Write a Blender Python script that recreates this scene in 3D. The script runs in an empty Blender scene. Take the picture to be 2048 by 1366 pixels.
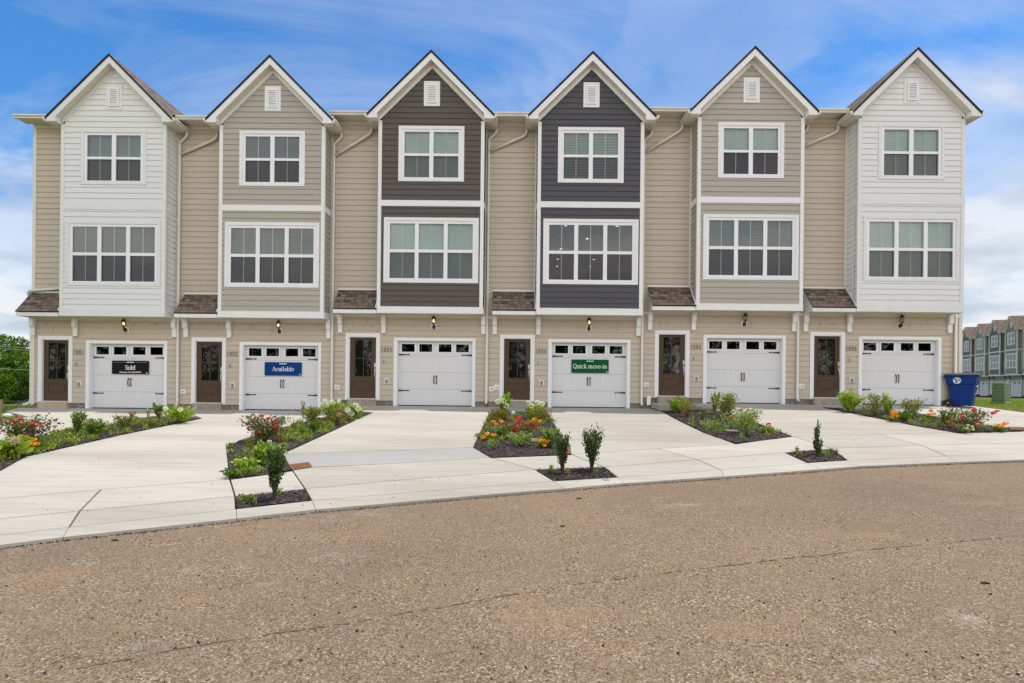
import bpy, bmesh, math, random
import numpy as np
from mathutils import Vector, Matrix
from mathutils.geometry import delaunay_2d_cdt
C = bpy.context.scene
COL = C.collection
PI = math.pi
rng = random.Random(7)
nr = np.random.default_rng(11)

# ------------------------------------------------------------------ camera
F_PX = 1120.0; YAW = math.radians(-0.30645); ROLL = math.radians(0.60723); CX, CY = 1024.0, 772.0; EYE = 1.5
cam = bpy.data.cameras.new('camera'); co = bpy.data.objects.new('camera', cam); COL.objects.link(co); C.camera = co
cam.sensor_width = 36; cam.lens = F_PX / 2048 * 36
cam.shift_x = 0.0; cam.shift_y = (CY - 683) / 2048
cam.clip_end = 5000; cam.clip_start = 0.05
co.matrix_world = Matrix.Translation((0, 0, EYE)) @ Matrix.Rotation(-YAW, 4, 'Z') @ Matrix.Rotation(math.radians(90), 4, 'X') @ Matrix.Rotation(ROLL, 4, 'Z')
# the roll turns about the principal point, which the shift keeps at (1024, 772)
cam.shift_x = (CY - 683) / 2048 * math.sin(ROLL) * 0.0

def ray(px, py):
    dx, dy = px - CX, py - CY
    u = dx * math.cos(ROLL) + dy * math.sin(ROLL); v = -dx * math.sin(ROLL) + dy * math.cos(ROLL)
    u /= F_PX; v /= F_PX
    X = u * math.cos(YAW) + math.sin(YAW); Y = -u * math.sin(YAW) + math.cos(YAW)
    return X / Y, -v / Y            # per metre of depth

# ------------------------------------------------------------------ light
SUN_AZ = Vector((2.6, 0.52, 0)); SUN_DIR = Vector((2.6, 0.52, 8.3)).normalized()
elev = math.asin(SUN_DIR.z)
sun = bpy.data.lights.new('sun', 'SUN'); so = bpy.data.objects.new('sun', sun); COL.objects.link(so)
sun.energy = 2.45; sun.angle = math.radians(0.6); sun.color = (1, 0.955, 0.89)
so.rotation_euler = (-SUN_DIR).to_track_quat('-Z', 'Y').to_euler()
C.view_settings.view_transform = 'Standard'; C.view_settings.look = 'None'
C.view_settings.exposure = 0.72; C.view_settings.gamma = 1.0

world = bpy.data.worlds.new('World'); C.world = world; world.use_nodes = True
nt = world.node_tree; nt.nodes.clear()
def N(t, typ, **kw):
    n = t.nodes.new(typ)
    for k, v in kw.items():
        if k.startswith('i_'):
            key = k[2:]; key = int(key) if key.isdigit() else key.replace('_', ' ')
            n.inputs[key].default_value = v
        else: setattr(n, k, v)
    return n
def ln(t, a, b): t.links.new(a, b)
def ramp(t, pts, src=None, interp='LINEAR'):
    r = t.nodes.new('ShaderNodeValToRGB'); r.color_ramp.interpolation = interp
    els = r.color_ramp.elements
    while len(els) > 1: els.remove(els[-1])
    for i, (p, c) in enumerate(pts):
        e = els[0] if i == 0 else els.new(p)
        e.position = p; e.color = (*c, 1) if len(c) == 3 else c
    if src is not None: t.links.new(src, r.inputs[0])
    return r
def math_(t, op, a, b=None, clamp=False):
    n = t.nodes.new('ShaderNodeMath'); n.operation = op; n.use_clamp = clamp
    for i, x in enumerate((a, b)):
        if x is None: continue
        if isinstance(x, (int, float)): n.inputs[i].default_value = x
        else: t.links.new(x, n.inputs[i])
    return n.outputs[0]
def mix(t, fac, a, b, blend='MIX'):
    n = t.nodes.new('ShaderNodeMix'); n.data_type = 'RGBA'; n.blend_type = blend
    for s, x in ((0, fac), (6, a), (7, b)):
        if isinstance(x, (int, float)): n.inputs[s].default_value = x
        elif isinstance(x, tuple): n.inputs[s].default_value = (*x, 1) if len(x) == 3 else x
        else: t.links.new(x, n.inputs[s])
    return n.outputs[2]
sky = N(nt, 'ShaderNodeTexSky', sky_type='NISHITA', sun_disc=False)
sky.sun_elevation = elev; sky.sun_rotation = math.atan2(SUN_AZ.x, SUN_AZ.y)
sky.air_density = 1.0; sky.dust_density = 0.6; sky.ozone_density = 2.5
tc = N(nt, 'ShaderNodeTexCoord')
# clouds: the sky direction laid on a flat cloud layer, noise in that layer
sep = N(nt, 'ShaderNodeSeparateXYZ'); ln(nt, tc.outputs['Generated'], sep.inputs[0])
zc = math_(nt, 'MAXIMUM', sep.outputs[2], 0.0)
den = math_(nt, 'ADD', zc, 0.16)
cx_ = math_(nt, 'DIVIDE', sep.outputs[0], den); cy_ = math_(nt, 'DIVIDE', sep.outputs[1], den)
cmb = N(nt, 'ShaderNodeCombineXYZ'); ln(nt, cx_, cmb.inputs[0]); ln(nt, cy_, cmb.inputs[1])
n1 = N(nt, 'ShaderNodeTexNoise', i_Scale=1.35, i_Detail=8.0, i_Roughness=0.56, i_Distortion=0.25)
mp = N(nt, 'ShaderNodeMapping'); mp.inputs['Location'].default_value = (4.3, 1.2, 0.5); ln(nt, cmb.outputs[0], mp.inputs[0]); ln(nt, mp.outputs[0], n1.inputs['Vector'])
n2 = N(nt, 'ShaderNodeTexNoise', i_Scale=0.8, i_Detail=6.0, i_Roughness=0.62, i_Distortion=1.6)
mp2 = N(nt, 'ShaderNodeMapping'); mp2.inputs['Scale'].default_value = (0.5, 1.3, 1); mp2.inputs['Rotation'].default_value = (0, 0, -0.7); ln(nt, cmb.outputs[0], mp2.inputs[0]); ln(nt, mp2.outputs[0], n2.inputs['Vector'])
# clouds thicken rightward and low; unseen bank added behind camera to light the facades
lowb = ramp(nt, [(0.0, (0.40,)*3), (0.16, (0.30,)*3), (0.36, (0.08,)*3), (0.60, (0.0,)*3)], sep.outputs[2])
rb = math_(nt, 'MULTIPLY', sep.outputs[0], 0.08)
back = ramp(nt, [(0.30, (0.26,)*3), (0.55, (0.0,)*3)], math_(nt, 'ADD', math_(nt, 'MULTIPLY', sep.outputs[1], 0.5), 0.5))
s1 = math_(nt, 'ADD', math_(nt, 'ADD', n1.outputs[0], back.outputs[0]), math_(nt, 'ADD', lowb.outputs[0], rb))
cum0 = ramp(nt, [(0.55, (0,)*3), (0.66, (0.62,)*3), (0.85, (0.92,)*3)], s1, 'EASE')
hi = ramp(nt, [(0.20, (1.0,)*3), (0.50, (0.45,)*3)], math_(nt, 'ADD', sep.outputs[2], math_(nt, 'MULTIPLY', math_(nt, 'MINIMUM', sep.outputs[1], 0.0), 0.6)))
cum = N(nt, 'ShaderNodeMath', operation='MULTIPLY'); ln(nt, cum0.outputs[0], cum.inputs[0]); ln(nt, hi.outputs[0], cum.inputs[1])
wisp = ramp(nt, [(0.38, (0.04,)*3), (0.50, (0.26,)*3), (0.68, (0.72,)*3)], math_(nt, 'ADD', n2.outputs[0], math_(nt, 'MULTIPLY', sep.outputs[0], 0.06)))
cl = math_(nt, 'MAXIMUM', cum.outputs[0], wisp.outputs[0])
n3 = N(nt, 'ShaderNodeTexNoise', i_Scale=2.4, i_Detail=5.0); ln(nt, mp.outputs[0], n3.inputs['Vector'])
ccol = ramp(nt, [(0.34, (2.8, 3.1, 3.6)), (0.56, (4.5, 4.55, 4.65))], n3.outputs[0])
bk = ramp(nt, [(0.25, (2.5, 2.34, 2.13)), (0.58, (1.0, 1.0, 1.0))], math_(nt, 'ADD', math_(nt, 'MULTIPLY', sep.outputs[1], 0.5), 0.5))  # extra brightness for the unseen clouds behind the camera, as facade fill
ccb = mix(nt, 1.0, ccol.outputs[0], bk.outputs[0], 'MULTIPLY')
skyb = N(nt, 'ShaderNodeHueSaturation', i_Hue=0.502, i_Saturation=1.42, i_Value=0.95); ln(nt, sky.outputs[0], skyb.inputs['Color'])
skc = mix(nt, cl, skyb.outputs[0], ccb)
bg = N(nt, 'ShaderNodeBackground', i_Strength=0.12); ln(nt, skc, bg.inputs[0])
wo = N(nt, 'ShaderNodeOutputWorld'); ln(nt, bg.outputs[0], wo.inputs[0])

# ------------------------------------------------------------------ materials
MATS = {}
def newmat(name):
    m = bpy.data.materials.new(name); m.use_nodes = True; t = m.node_tree; t.nodes.clear()
    b = N(t, 'ShaderNodeBsdfPrincipled'); o = N(t, 'ShaderNodeOutputMaterial'); ln(t, b.outputs[0], o.inputs[0])
    return m, t, b
def objco(t):
    return N(t, 'ShaderNodeTexCoord').outputs['Object']
def bump(t, b, h, dist=0.002, strength=1.0):
    n = N(t, 'ShaderNodeBump', i_Distance=dist, i_Strength=strength); ln(t, h, n.inputs['Height']); ln(t, n.outputs[0], b.inputs['Normal'])
def plain(name, col, rough=0.6, metal=0.0, var=0.06, scale=3.0, spec=0.4, em=None, ems=0):
    if name in MATS: return MATS[name]
    m, t, b = newmat(name)
    n = N(t, 'ShaderNodeTexNoise', i_Scale=scale, i_Detail=5.0, i_Roughness=0.6); ln(t, objco(t), n.inputs['Vector'])
    lo = tuple(c * (1 - var) for c in col); hi = tuple(min(1, c * (1 + var)) for c in col)
    r = ramp(t, [(0.3, lo), (0.7, hi)], n.outputs[0]); ln(t, r.outputs[0], b.inputs['Base Color'])
    b.inputs['Roughness'].default_value = rough; b.inputs['Metallic'].default_value = metal
    b.inputs['Specular IOR Level'].default_value = spec
    if em: b.inputs['Emission Color'].default_value = (*em, 1); b.inputs['Emission Strength'].default_value = ems
    MATS[name] = m; return m
def siding_mat(name, col, var=0.10):
    m, t, b = newmat(name); oc = objco(t)
    mpn = N(t, 'ShaderNodeMapping'); mpn.inputs['Scale'].default_value = (1.6, 1.6, 60); ln(t, oc, mpn.inputs[0])
    g = N(t, 'ShaderNodeTexNoise', i_Scale=1.0, i_Detail=6.0, i_Roughness=0.65, i_Distortion=0.3); ln(t, mpn.outputs[0], g.inputs['Vector'])
    sp = N(t, 'ShaderNodeSeparateXYZ'); ln(t, oc, sp.inputs[0])
    row = math_(t, 'FLOOR', math_(t, 'DIVIDE', sp.outputs[2], 0.18))
    wn = N(t, 'ShaderNodeTexWhiteNoise', noise_dimensions='1D'); ln(t, row, wn.inputs['W'])
    big = N(t, 'ShaderNodeTexNoise', i_Scale=0.5, i_Detail=3.0); ln(t, oc, big.inputs['Vector'])
    f = math_(t, 'ADD', math_(t, 'MULTIPLY', g.outputs[0], 0.6), math_(t, 'ADD', math_(t, 'MULTIPLY', wn.outputs[0], 0.2), math_(t, 'MULTIPLY', big.outputs[0], 0.25)))
    lo = tuple(c * (1 - var) for c in col); hi = tuple(c * (1 + var) for c in col)
    r = ramp(t, [(0.25, lo), (0.78, hi)], f); ln(t, r.outputs[0], b.inputs['Base Color'])
    b.inputs['Roughness'].default_value = 0.62; b.inputs['Specular IOR Level'].default_value = 0.3
    bump(t, b, g.outputs[0], 0.0015, 0.6); MATS[name] = m; return m
WHITE = siding_mat('white_siding', (0.70, 0.705, 0.69), 0.035)
GREIGE = siding_mat('greige_siding', (0.395, 0.37, 0.315))
BROWN = siding_mat('dark_taupe_siding', (0.098, 0.084, 0.074), 0.14)
CHAR = siding_mat('charcoal_siding', (0.075, 0.073, 0.082), 0.14)
BEIGE = siding_mat('beige_siding', (0.50, 0.428, 0.338), 0.06)
OLIVE = siding_mat('olive_siding', (0.26, 0.255, 0.18)); FCHAR = siding_mat('far_grey_siding', (0.15, 0.14, 0.135))
OLIVED = siding_mat('dark_olive_siding', (0.15, 0.15, 0.085))
TRIM = plain('white_trim_paint', (0.76, 0.755, 0.735), 0.5, var=0.03)
CREAM = plain('cream_trim_paint', (0.68, 0.65, 0.56), 0.55, var=0.04)
VINYL = plain('white_vinyl', (0.77, 0.78, 0.79), 0.4, var=0.02)
GUT = plain('gutter_enamel', (0.66, 0.64, 0.575), 0.35, var=0.04)
SOFF = None
BLACK = plain('black_iron', (0.012, 0.011, 0.011), 0.4, var=0.3)
DOORM = plain('brown_door_paint', (0.082, 0.050, 0.030), 0.5, var=0.10, scale=9, spec=0.2)
NICKEL = plain('brushed_nickel', (0.62, 0.60, 0.57), 0.3, 1.0)
GREYP = plain('grey_plastic', (0.25, 0.26, 0.27), 0.5)
FOUND = plain('foundation_concrete', (0.19, 0.17, 0.14), 0.9, var=0.35, scale=5)
STEP = plain('step_concrete', (0.30, 0.265, 0.215), 0.9, var=0.2, scale=6)
STEPW = plain('tan_step_concrete', (0.44, 0.345, 0.235), 0.9, var=0.12, scale=6)
DARKP = plain('numeral_metal', (0.03, 0.026, 0.022), 0.5)
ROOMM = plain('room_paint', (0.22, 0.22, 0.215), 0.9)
WTXT = plain('white_lettering', (0.85, 0.85, 0.85), 0.5)
def soffit_mat():
    m, t, b = newmat('beaded_soffit'); oc = objco(t)
    sp = N(t, 'ShaderNodeSeparateXYZ'); ln(t, oc, sp.inputs[0])
    w = math_(t, 'FRACT', math_(t, 'MULTIPLY', math_(t, 'ADD', sp.outputs[0], sp.outputs[1]), 8.0))
    r = ramp(t, [(0.0, (0.35, 0.33, 0.27)), (0.1, (0.66, 0.63, 0.54)), (1.0, (0.66, 0.63, 0.54))], w)
    ln(t, r.outputs[0], b.inputs['Base Color']); b.inputs['Roughness'].default_value = 0.6; return m
SOFF = soffit_mat()
def garage_mat():
    m, t, b = newmat('garage_door_steel'); oc = objco(t)
    sp = N(t, 'ShaderNodeSeparateXYZ'); ln(t, oc, sp.inputs[0])
    w = math_(t, 'FRACT', math_(t, 'MULTIPLY', sp.outputs[0], 11.0))
    h = ramp(t, [(0.0, (0,)*3), (0.10, (1,)*3), (1, (1,)*3)], w)
    mpn = N(t, 'ShaderNodeMapping'); mpn.inputs['Scale'].default_value = (30, 30, 1.5); ln(t, oc, mpn.inputs[0])
    g = N(t, 'ShaderNodeTexNoise', i_Scale=1.0, i_Detail=5.0); ln(t, mpn.outputs[0], g.inputs['Vector'])
    r = ramp(t, [(0.3, (0.64, 0.64, 0.64)), (0.7, (0.69, 0.69, 0.69))], g.outputs[0])
    c = mix(t, 0.22, r.outputs[0], h.outputs[0], 'MULTIPLY')
    ln(t, c, b.inputs['Base Color']); b.inputs['Roughness'].default_value = 0.42
    bump(t, b, h.outputs[0], 0.004, 0.6); return m
GARM = garage_mat()
def shingle_mat():
    m, t, b = newmat('asphalt_shingles')
    uv = N(t, 'ShaderNodeUVMap'); 
    br = N(t, 'ShaderNodeTexBrick', offset=0.37, offset_frequency=2, squash=1.6, squash_frequency=3)
    br.inputs['Scale'].default_value = 1.0; br.inputs['Brick Width'].default_value = 0.19; br.inputs['Row Height'].default_value = 0.14
    br.inputs['Mortar Size'].default_value = 0.008; br.inputs['Color1'].default_value = (0.225, 0.172, 0.130, 1); br.inputs['Color2'].default_value = (0.034, 0.023, 0.016, 1)
    br.inputs['Mortar'].default_value = (0.02, 0.016, 0.013, 1); br.inputs['Bias'].default_value = -0.1
    ln(t, uv.outputs[0], br.inputs['Vector'])
    n = N(t, 'ShaderNodeTexNoise', i_Scale=60.0, i_Detail=3.0); ln(t, uv.outputs[0], n.inputs['Vector'])
    n2 = N(t, 'ShaderNodeTexNoise', i_Scale=3.0, i_Detail=3.0); ln(t, uv.outputs[0], n2.inputs['Vector'])
    r = ramp(t, [(0.3, (0.55, 0.55, 0.55)), (0.75, (1.55, 1.45, 1.35))], n.outputs[0])
    c = mix(t, 0.75, br.outputs[0], r.outputs[0], 'MULTIPLY')
    r2 = ramp(t, [(0.3, (0.8, 0.8, 0.85)), (0.7, (1.15, 1.08, 1.0))], n2.outputs[0])
    c = mix(t, 0.8, c, r2.outputs[0], 'MULTIPLY')
    ln(t, c, b.inputs['Base Color']); b.inputs['Roughness'].default_value = 0.9
    h = math_(t, 'SUBTRACT', n.outputs[0], math_(t, 'MULTIPLY', br.outputs['Fac'], 3.0)); bump(t, b, h, 0.004, 0.8); return m
SHING = shingle_mat()
SHEDGE = plain('shingle_edge', (0.018, 0.016, 0.015), 0.9, var=0.4, scale=20)
def glass_mat(name, tint, refl=0.10, rough=0.0, wav=0.0, wscale=6.0):
    m = bpy.data.materials.new(name); m.use_nodes = True; t = m.node_tree; t.nodes.clear()
    o = N(t, 'ShaderNodeOutputMaterial'); tr = N(t, 'ShaderNodeBsdfTransparent'); tr.inputs[0].default_value = (*tint, 1)
    gl = N(t, 'ShaderNodeBsdfGlossy', i_Roughness=rough); gl.inputs[0].default_value = (0.9, 0.95, 0.95, 1)
    fr = N(t, 'ShaderNodeFresnel', i_IOR=1.5); f = math_(t, 'ADD', fr.outputs[0], refl, True)
    if wav:
        n = N(t, 'ShaderNodeTexNoise', i_Scale=wscale, i_Detail=2.0, i_Distortion=0.6); ln(t, objco(t), n.inputs['Vector'])
        bp = N(t, 'ShaderNodeBump', i_Distance=wav); ln(t, n.outputs[0], bp.inputs['Height']); ln(t, bp.outputs[0], gl.inputs['Normal'])
    ms = N(t, 'ShaderNodeMixShader'); ln(t, f, ms.inputs[0]); ln(t, tr.outputs[0], ms.inputs[1]); ln(t, gl.outputs[0], ms.inputs[2]); ln(t, ms.outputs[0], o.inputs[0])
    return m
GLASS = glass_mat('window_glass', (0.72, 0.86, 0.80), 0.05, wav=0.0015, wscale=2.0)
GGLASS = glass_mat('garage_window_glass', (0.25, 0.27, 0.29), 0.0, wav=0.0015, wscale=2.0)
DGLASS = glass_mat('door_glass', (0.5, 0.52, 0.5), 0.03, 0.03, 0.0016, 2.6)
def screen_mat():
    m = bpy.data.materials.new('insect_screen'); m.use_nodes = True; t = m.node_tree; t.nodes.clear()
    o = N(t, 'ShaderNodeOutputMaterial'); tr = N(t, 'ShaderNodeBsdfTransparent'); tr.inputs[0].default_value = (0.80, 0.78, 0.80, 1)
    d = N(t, 'ShaderNodeBsdfDiffuse'); d.inputs[0].default_value = (0.09, 0.085, 0.09, 1)
    ms = N(t, 'ShaderNodeMixShader', i_0=0.5) if False else t.nodes.new('ShaderNodeMixShader'); ms.inputs[0].default_value = 0.24
    ln(t, tr.outputs[0], ms.inputs[1]); ln(t, d.outputs[0], ms.inputs[2]); ln(t, ms.outputs[0], o.inputs[0]); return m
SCREEN = screen_mat()
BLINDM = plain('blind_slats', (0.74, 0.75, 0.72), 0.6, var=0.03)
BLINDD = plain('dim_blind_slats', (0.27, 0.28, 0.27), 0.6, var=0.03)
BULB = plain('lit_bulb', (1, 0.8, 0.5), 0.5, em=(1.0, 0.74, 0.40), ems=1.5)
BULBOFF = plain('unlit_bulb', (0.6, 0.6, 0.58), 0.4)
LAMPG = glass_mat('lantern_glass', (0.88, 0.86, 0.80), 0.03)
CEILL = plain('ceiling_downlight', (1, 0.9, 0.7), 0.5, em=(1.0, 0.82, 0.55), ems=1.0)

# ------------------------------------------------------------------ mesh building
class MB:
    def __init__(s): s.v = []; s.f = []; s.m = []; s.uv = {}
    def vert(s, p): s.v.append(tuple(p)); return len(s.v) - 1
    def face(s, pts, mi=0, uv=None):
        b = len(s.v); s.v += [tuple(p) for p in pts]; s.f.append(tuple(range(b, b + len(pts)))); s.m.append(mi)
        if uv: s.uv[len(s.f) - 1] = uv
    def box(s, x0, x1, y0, y1, z0, z1, mi=0):
        P = [(x, y, z) for z in (z0, z1) for y in (y0, y1) for x in (x0, x1)]
        b = len(s.v); s.v += P
        for q in ((0, 1, 5, 4), (1, 3, 7, 5), (3, 2, 6, 7), (2, 0, 4, 6), (4, 5, 7, 6), (0, 2, 3, 1)):
            s.f.append(tuple(b + i for i in q)); s.m.append(mi)
        return s
    def prism(s, poly, axis, a0, a1, mi=0):       # poly of 2-D points extruded along axis
        def P(p, a): return {'y': (p[0], a, p[1]), 'x': (a, p[0], p[1]), 'z': (p[0], p[1], a)}[axis]
        n = len(poly); b = len(s.v); s.v += [P(p, a0) for p in poly] + [P(p, a1) for p in poly]
        s.f.append(tuple(b + i for i in range(n))); s.m.append(mi)
        s.f.append(tuple(b + n + i for i in reversed(range(n)))); s.m.append(mi)
        for i in range(n):
            j = (i + 1) % n; s.f.append((b + i, b + n + i, b + n + j, b + j)); s.m.append(mi)
        return s
    def tube(s, pts, r, n=8, mi=0, radii=None, flat=1.0):
        pts = [Vector(p) for p in pts]; rings = []
        for i, p in enumerate(pts):
            d = (pts[min(i + 1, len(pts) - 1)] - pts[max(i - 1, 0)]).normalized()
            a = d.cross(Vector((0, 1, 0)))
            if a.length < 0.2: a = d.cross(Vector((1, 0, 0)))
            a.normalize(); c = d.cross(a).normalized(); rr = radii[i] if radii else r
            b = len(s.v)
            for k in range(n):
                th = 2 * PI * k / n + PI / n
                s.v.append(tuple(p + a * math.cos(th) * rr + c * math.sin(th) * rr * flat))
            rings.append(b)
        for a, b in zip(rings[:-1], rings[1:]):
            for k in range(n):
                k2 = (k + 1) % n; s.f.append((a + k, a + k2, b + k2, b + k)); s.m.append(mi)
        s.f.append(tuple(rings[0] + k for k in reversed(range(n)))); s.m.append(mi)
        s.f.append(tuple(rings[-1] + k for k in range(n))); s.m.append(mi)
        return s
    def lathe(s, prof, cx, cy, n=12, mi=0):       # prof (r, z)
        b = len(s.v)
        for r, z in prof:
            for k in range(n):
                th = 2 * PI * k / n; s.v.append((cx + r * math.cos(th), cy + r * math.sin(th), z))
        for i in range(len(prof) - 1):
            for k in range(n):
                k2 = (k + 1) % n; s.f.append((b + i * n + k, b + i * n + k2, b + (i + 1) * n + k2, b + (i + 1) * n + k)); s.m.append(mi)
        s.f.append(tuple(b + k for k in reversed(range(n)))); s.m.append(mi)
        s.f.append(tuple(b + (len(prof) - 1) * n + k for k in range(n))); s.m.append(mi)
        return s
    def build(s, name, mats, parent=None, smooth=False, bevel=0):
        me = bpy.data.meshes.new(name); me.from_pydata(s.v, [], s.f)
        if not isinstance(mats, (list, tuple)): mats = [mats]
        for m in mats: me.materials.append(m)
        if len(mats) > 1: me.polygons.foreach_set('material_index', s.m)
        if s.uv:
            ul = me.uv_layers.new(name='UVMap')
            for fi, uvs in s.uv.items():
                p = me.polygons[fi]
                for li, u in zip(p.loop_indices, uvs): ul.data[li].uv = u
        if smooth: me.polygons.foreach_set('use_smooth', [True] * len(me.polygons))
        me.update()
        o = bpy.data.objects.new(name, me); COL.objects.link(o)
        if parent is not None: o.parent = parent
        if bevel:
            md = o.modifiers.new('bevel', 'BEVEL'); md.width = bevel; md.segments = 2; md.limit_method = 'ANGLE'
        return o
def thing(name, label, cat, loc=(0, 0, 0), rz=0.0, group=None):
    o = bpy.data.objects.new(name, None); COL.objects.link(o); o.location = loc; o.rotation_euler = (0, 0, rz)
    o.empty_display_size = 0.2
    return tag(o, label, cat, group)
def tag(o, label, cat, group=None):
    o['label'] = label; o['category'] = cat
    if group: o['group'] = group
    return o
def struct(o): o['kind'] = 'structure'; return o
def stuff(o, label=None, cat=None):
    o['kind'] = 'stuff'
    if label: o['label'] = label; o['category'] = cat
    return o
def text_mesh(txt, size, width=None, spacing=1.0, depth=0.003, bold=0.0):
    cu = bpy.data.curves.new('t', 'FONT'); cu.body = txt; cu.size = size; cu.space_character = spacing
    cu.extrude = depth; cu.offset = bold; cu.align_x = 'CENTER'; cu.align_y = 'CENTER'; cu.resolution_u = 3
    ob = bpy.data.objects.new('t', cu); COL.objects.link(ob)
    bpy.context.view_layer.update()
    me = bpy.data.meshes.new_from_object(ob.evaluated_get(bpy.context.evaluated_depsgraph_get()))
    bpy.data.objects.remove(ob); bpy.data.curves.remove(cu)
    n = len(me.vertices); a = np.empty(n * 3, 'f'); me.vertices.foreach_get('co', a); a = a.reshape(n, 3)
    a[:, 0] -= (a[:, 0].min() + a[:, 0].max()) / 2; a[:, 1] -= (a[:, 1].min() + a[:, 1].max()) / 2
    if width: a[:, 0] *= width / (a[:, 0].max() - a[:, 0].min())
    me.vertices.foreach_set('co', a.ravel()); me.update()
    return me
def text_obj(name, txt, cx, y, cz, h, width, mat, parent, bold=0.0, spacing=1.0):
    me = text_mesh(txt, h / 0.70, width, spacing, 0.003, bold)
    me.name = name; me.materials.clear(); me.materials.append(mat)
    o = bpy.data.objects.new(name, me); COL.objects.link(o); o.parent = parent
    o.location = (cx, y, cz); o.rotation_euler = (PI / 2, 0, 0); return o

# simple serif glyphs drawn as pen strokes: V = heavy, H = hair line; unit box 0..1 high
def arc(cx, cy, rx, ry, a0, a1, n=10): return [(cx + rx * math.cos(math.radians(a0 + (a1 - a0) * i / n)), cy + ry * math.sin(math.radians(a0 + (a1 - a0) * i / n))) for i in range(n + 1)]
def stem(x, y0, y1, s=True, top=True, bot=True, w=0.17):
    r = [([(x, y0), (x, y1)], 'V')]
    if bot: r.append(([(x - w, y0), (x + w, y0)], 'S'))
    if top: r.append(([(x - w, y1), (x, y1)], 'S'))
    return r
XH = 0.68
GL = {
 'S': ([(arc(0.32, 0.75, 0.24, 0.23, 20, 270, 12) + arc(0.34, 0.27, 0.27, 0.25, 90, -160, 12), 'M')], 0.66),
 'o': ([(arc(0.32, XH / 2, 0.26, XH / 2, 0, 360, 20), 'M')], 0.66),
 'l': (stem(0.18, 0, 1), 0.38),
 'd': (stem(0.52, 0, 1, bot=False) + [(arc(0.3, XH / 2, 0.22, XH / 2, 0, 360, 18), 'M'), ([(0.52, 0), (0.64, 0)], 'S')], 0.70),
 'A': ([([(0.06, 0), (0.40, 1)], 'H'), ([(0.40, 1), (0.74, 0)], 'V'), ([(0.2, 0.33), (0.6, 0.33)], 'H'), ([(-0.04, 0), (0.18, 0)], 'S'), ([(0.6, 0), (0.86, 0)], 'S')], 0.82),
 'v': ([([(0.08, XH), (0.32, 0)], 'V'), ([(0.32, 0), (0.56, XH)], 'H'), ([(0, XH), (0.2, XH)], 'S'), ([(0.46, XH), (0.64, XH)], 'S')], 0.62),
 'a': ([(arc(0.28, 0.46, 0.2, 0.22, 150, 0, 8), 'M'), ([(0.47, 0.5), (0.47, 0.0)], 'V'), (arc(0.28, 0.19, 0.19, 0.19, 60, 330, 12), 'M'), ([(0.47, 0), (0.58, 0)], 'S')], 0.62),
 'i': (stem(0.18, 0, XH) + [([(0.18, 0.9), (0.18, 0.98)], 'V')], 0.38),
 'b': (stem(0.16, 0, 1, bot=False) + [(arc(0.38, XH / 2, 0.22, XH / 2, 0, 360, 18), 'M')], 0.68),
 'e': ([(arc(0.3, XH / 2, 0.24, XH / 2, 5, 320, 16), 'M'), ([(0.08, 0.37), (0.53, 0.37)], 'H')], 0.60),
 'Q': ([(arc(0.43, 0.5, 0.37, 0.5, 0, 360, 24), 'M'), ([(0.45, 0.1), (0.62, -0.08), (0.85, -0.16)], 'V')], 0.90),
 'u': (stem(0.15, 0.15, XH, bot=False) + [(arc(0.32, 0.19, 0.17, 0.19, 180, 350, 8), 'M')] + stem(0.52, 0, XH, bot=False) + [([(0.52, 0), (0.64, 0)], 'S')], 0.70),
 'c': ([(arc(0.3, XH / 2, 0.24, XH / 2, 45, 320, 14), 'M')], 0.56),
 'k': (stem(0.16, 0, 1) + [([(0.18, 0.3), (0.48, XH)], 'H'), ([(0.28, 0.38), (0.54, 0)], 'V'), ([(0.4, XH), (0.6, XH)], 'S'), ([(0.44, 0), (0.66, 0)], 'S')], 0.66),
 'm': (stem(0.14, 0, XH, w=0.12) + stem(0.50, 0, 0.5, top=False, w=0.12) + stem(0.86, 0, 0.5, top=False, w=0.12) + [(arc(0.32, 0.48, 0.18, 0.2, 180, 0, 8), 'M'), (arc(0.68, 0.48, 0.18, 0.2, 180, 0, 8), 'M')], 1.04),
 'n': (stem(0.14, 0, XH, w=0.13) + stem(0.52, 0, 0.5, top=False, w=0.13) + [(arc(0.33, 0.48, 0.19, 0.2, 180, 0, 8), 'M')], 0.70),
 '-': ([([(0.05, 0.33), (0.3, 0.33)], 'V')], 0.36), ' ': ([], 0.30),
 '0': ([(arc(0.32, 0.5, 0.25, 0.5, 0, 360, 22), 'M')], 0.72), '1': (stem(0.25, 0, 1, top=False, w=0.18) + [([(0.08, 0.84), (0.25, 1)], 'H')], 0.60),
 '2': ([(arc(0.3, 0.72, 0.24, 0.27, 160, -30, 10) + [(0.06, 0.03)], 'M'), ([(0.06, 0.03), (0.58, 0.03)], 'V')], 0.68),
 '3': ([(arc(0.28, 0.75, 0.22, 0.24, 150, -80, 10) + arc(0.28, 0.27, 0.26, 0.27, 80, -150, 12), 'M')], 0.66),
 '4': ([([(0.5, 0.28), (0.02, 0.28), (0.42, 1)], 'H'), ([(0.42, 1), (0.42, 0)], 'V'), ([(0.28, 0), (0.58, 0)], 'S')], 0.70),
 '5': ([([(0.52, 0.97), (0.14, 0.97), (0.1, 0.56)], 'H'), (arc(0.27, 0.3, 0.26, 0.30, 115, -150, 14), 'M')], 0.66),
 '6': ([(arc(0.42, 0.45, 0.36, 0.55, 100, 180, 8), 'M'), (arc(0.32, 0.3, 0.25, 0.3, 0, 360, 18), 'M')], 0.68),
}
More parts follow.
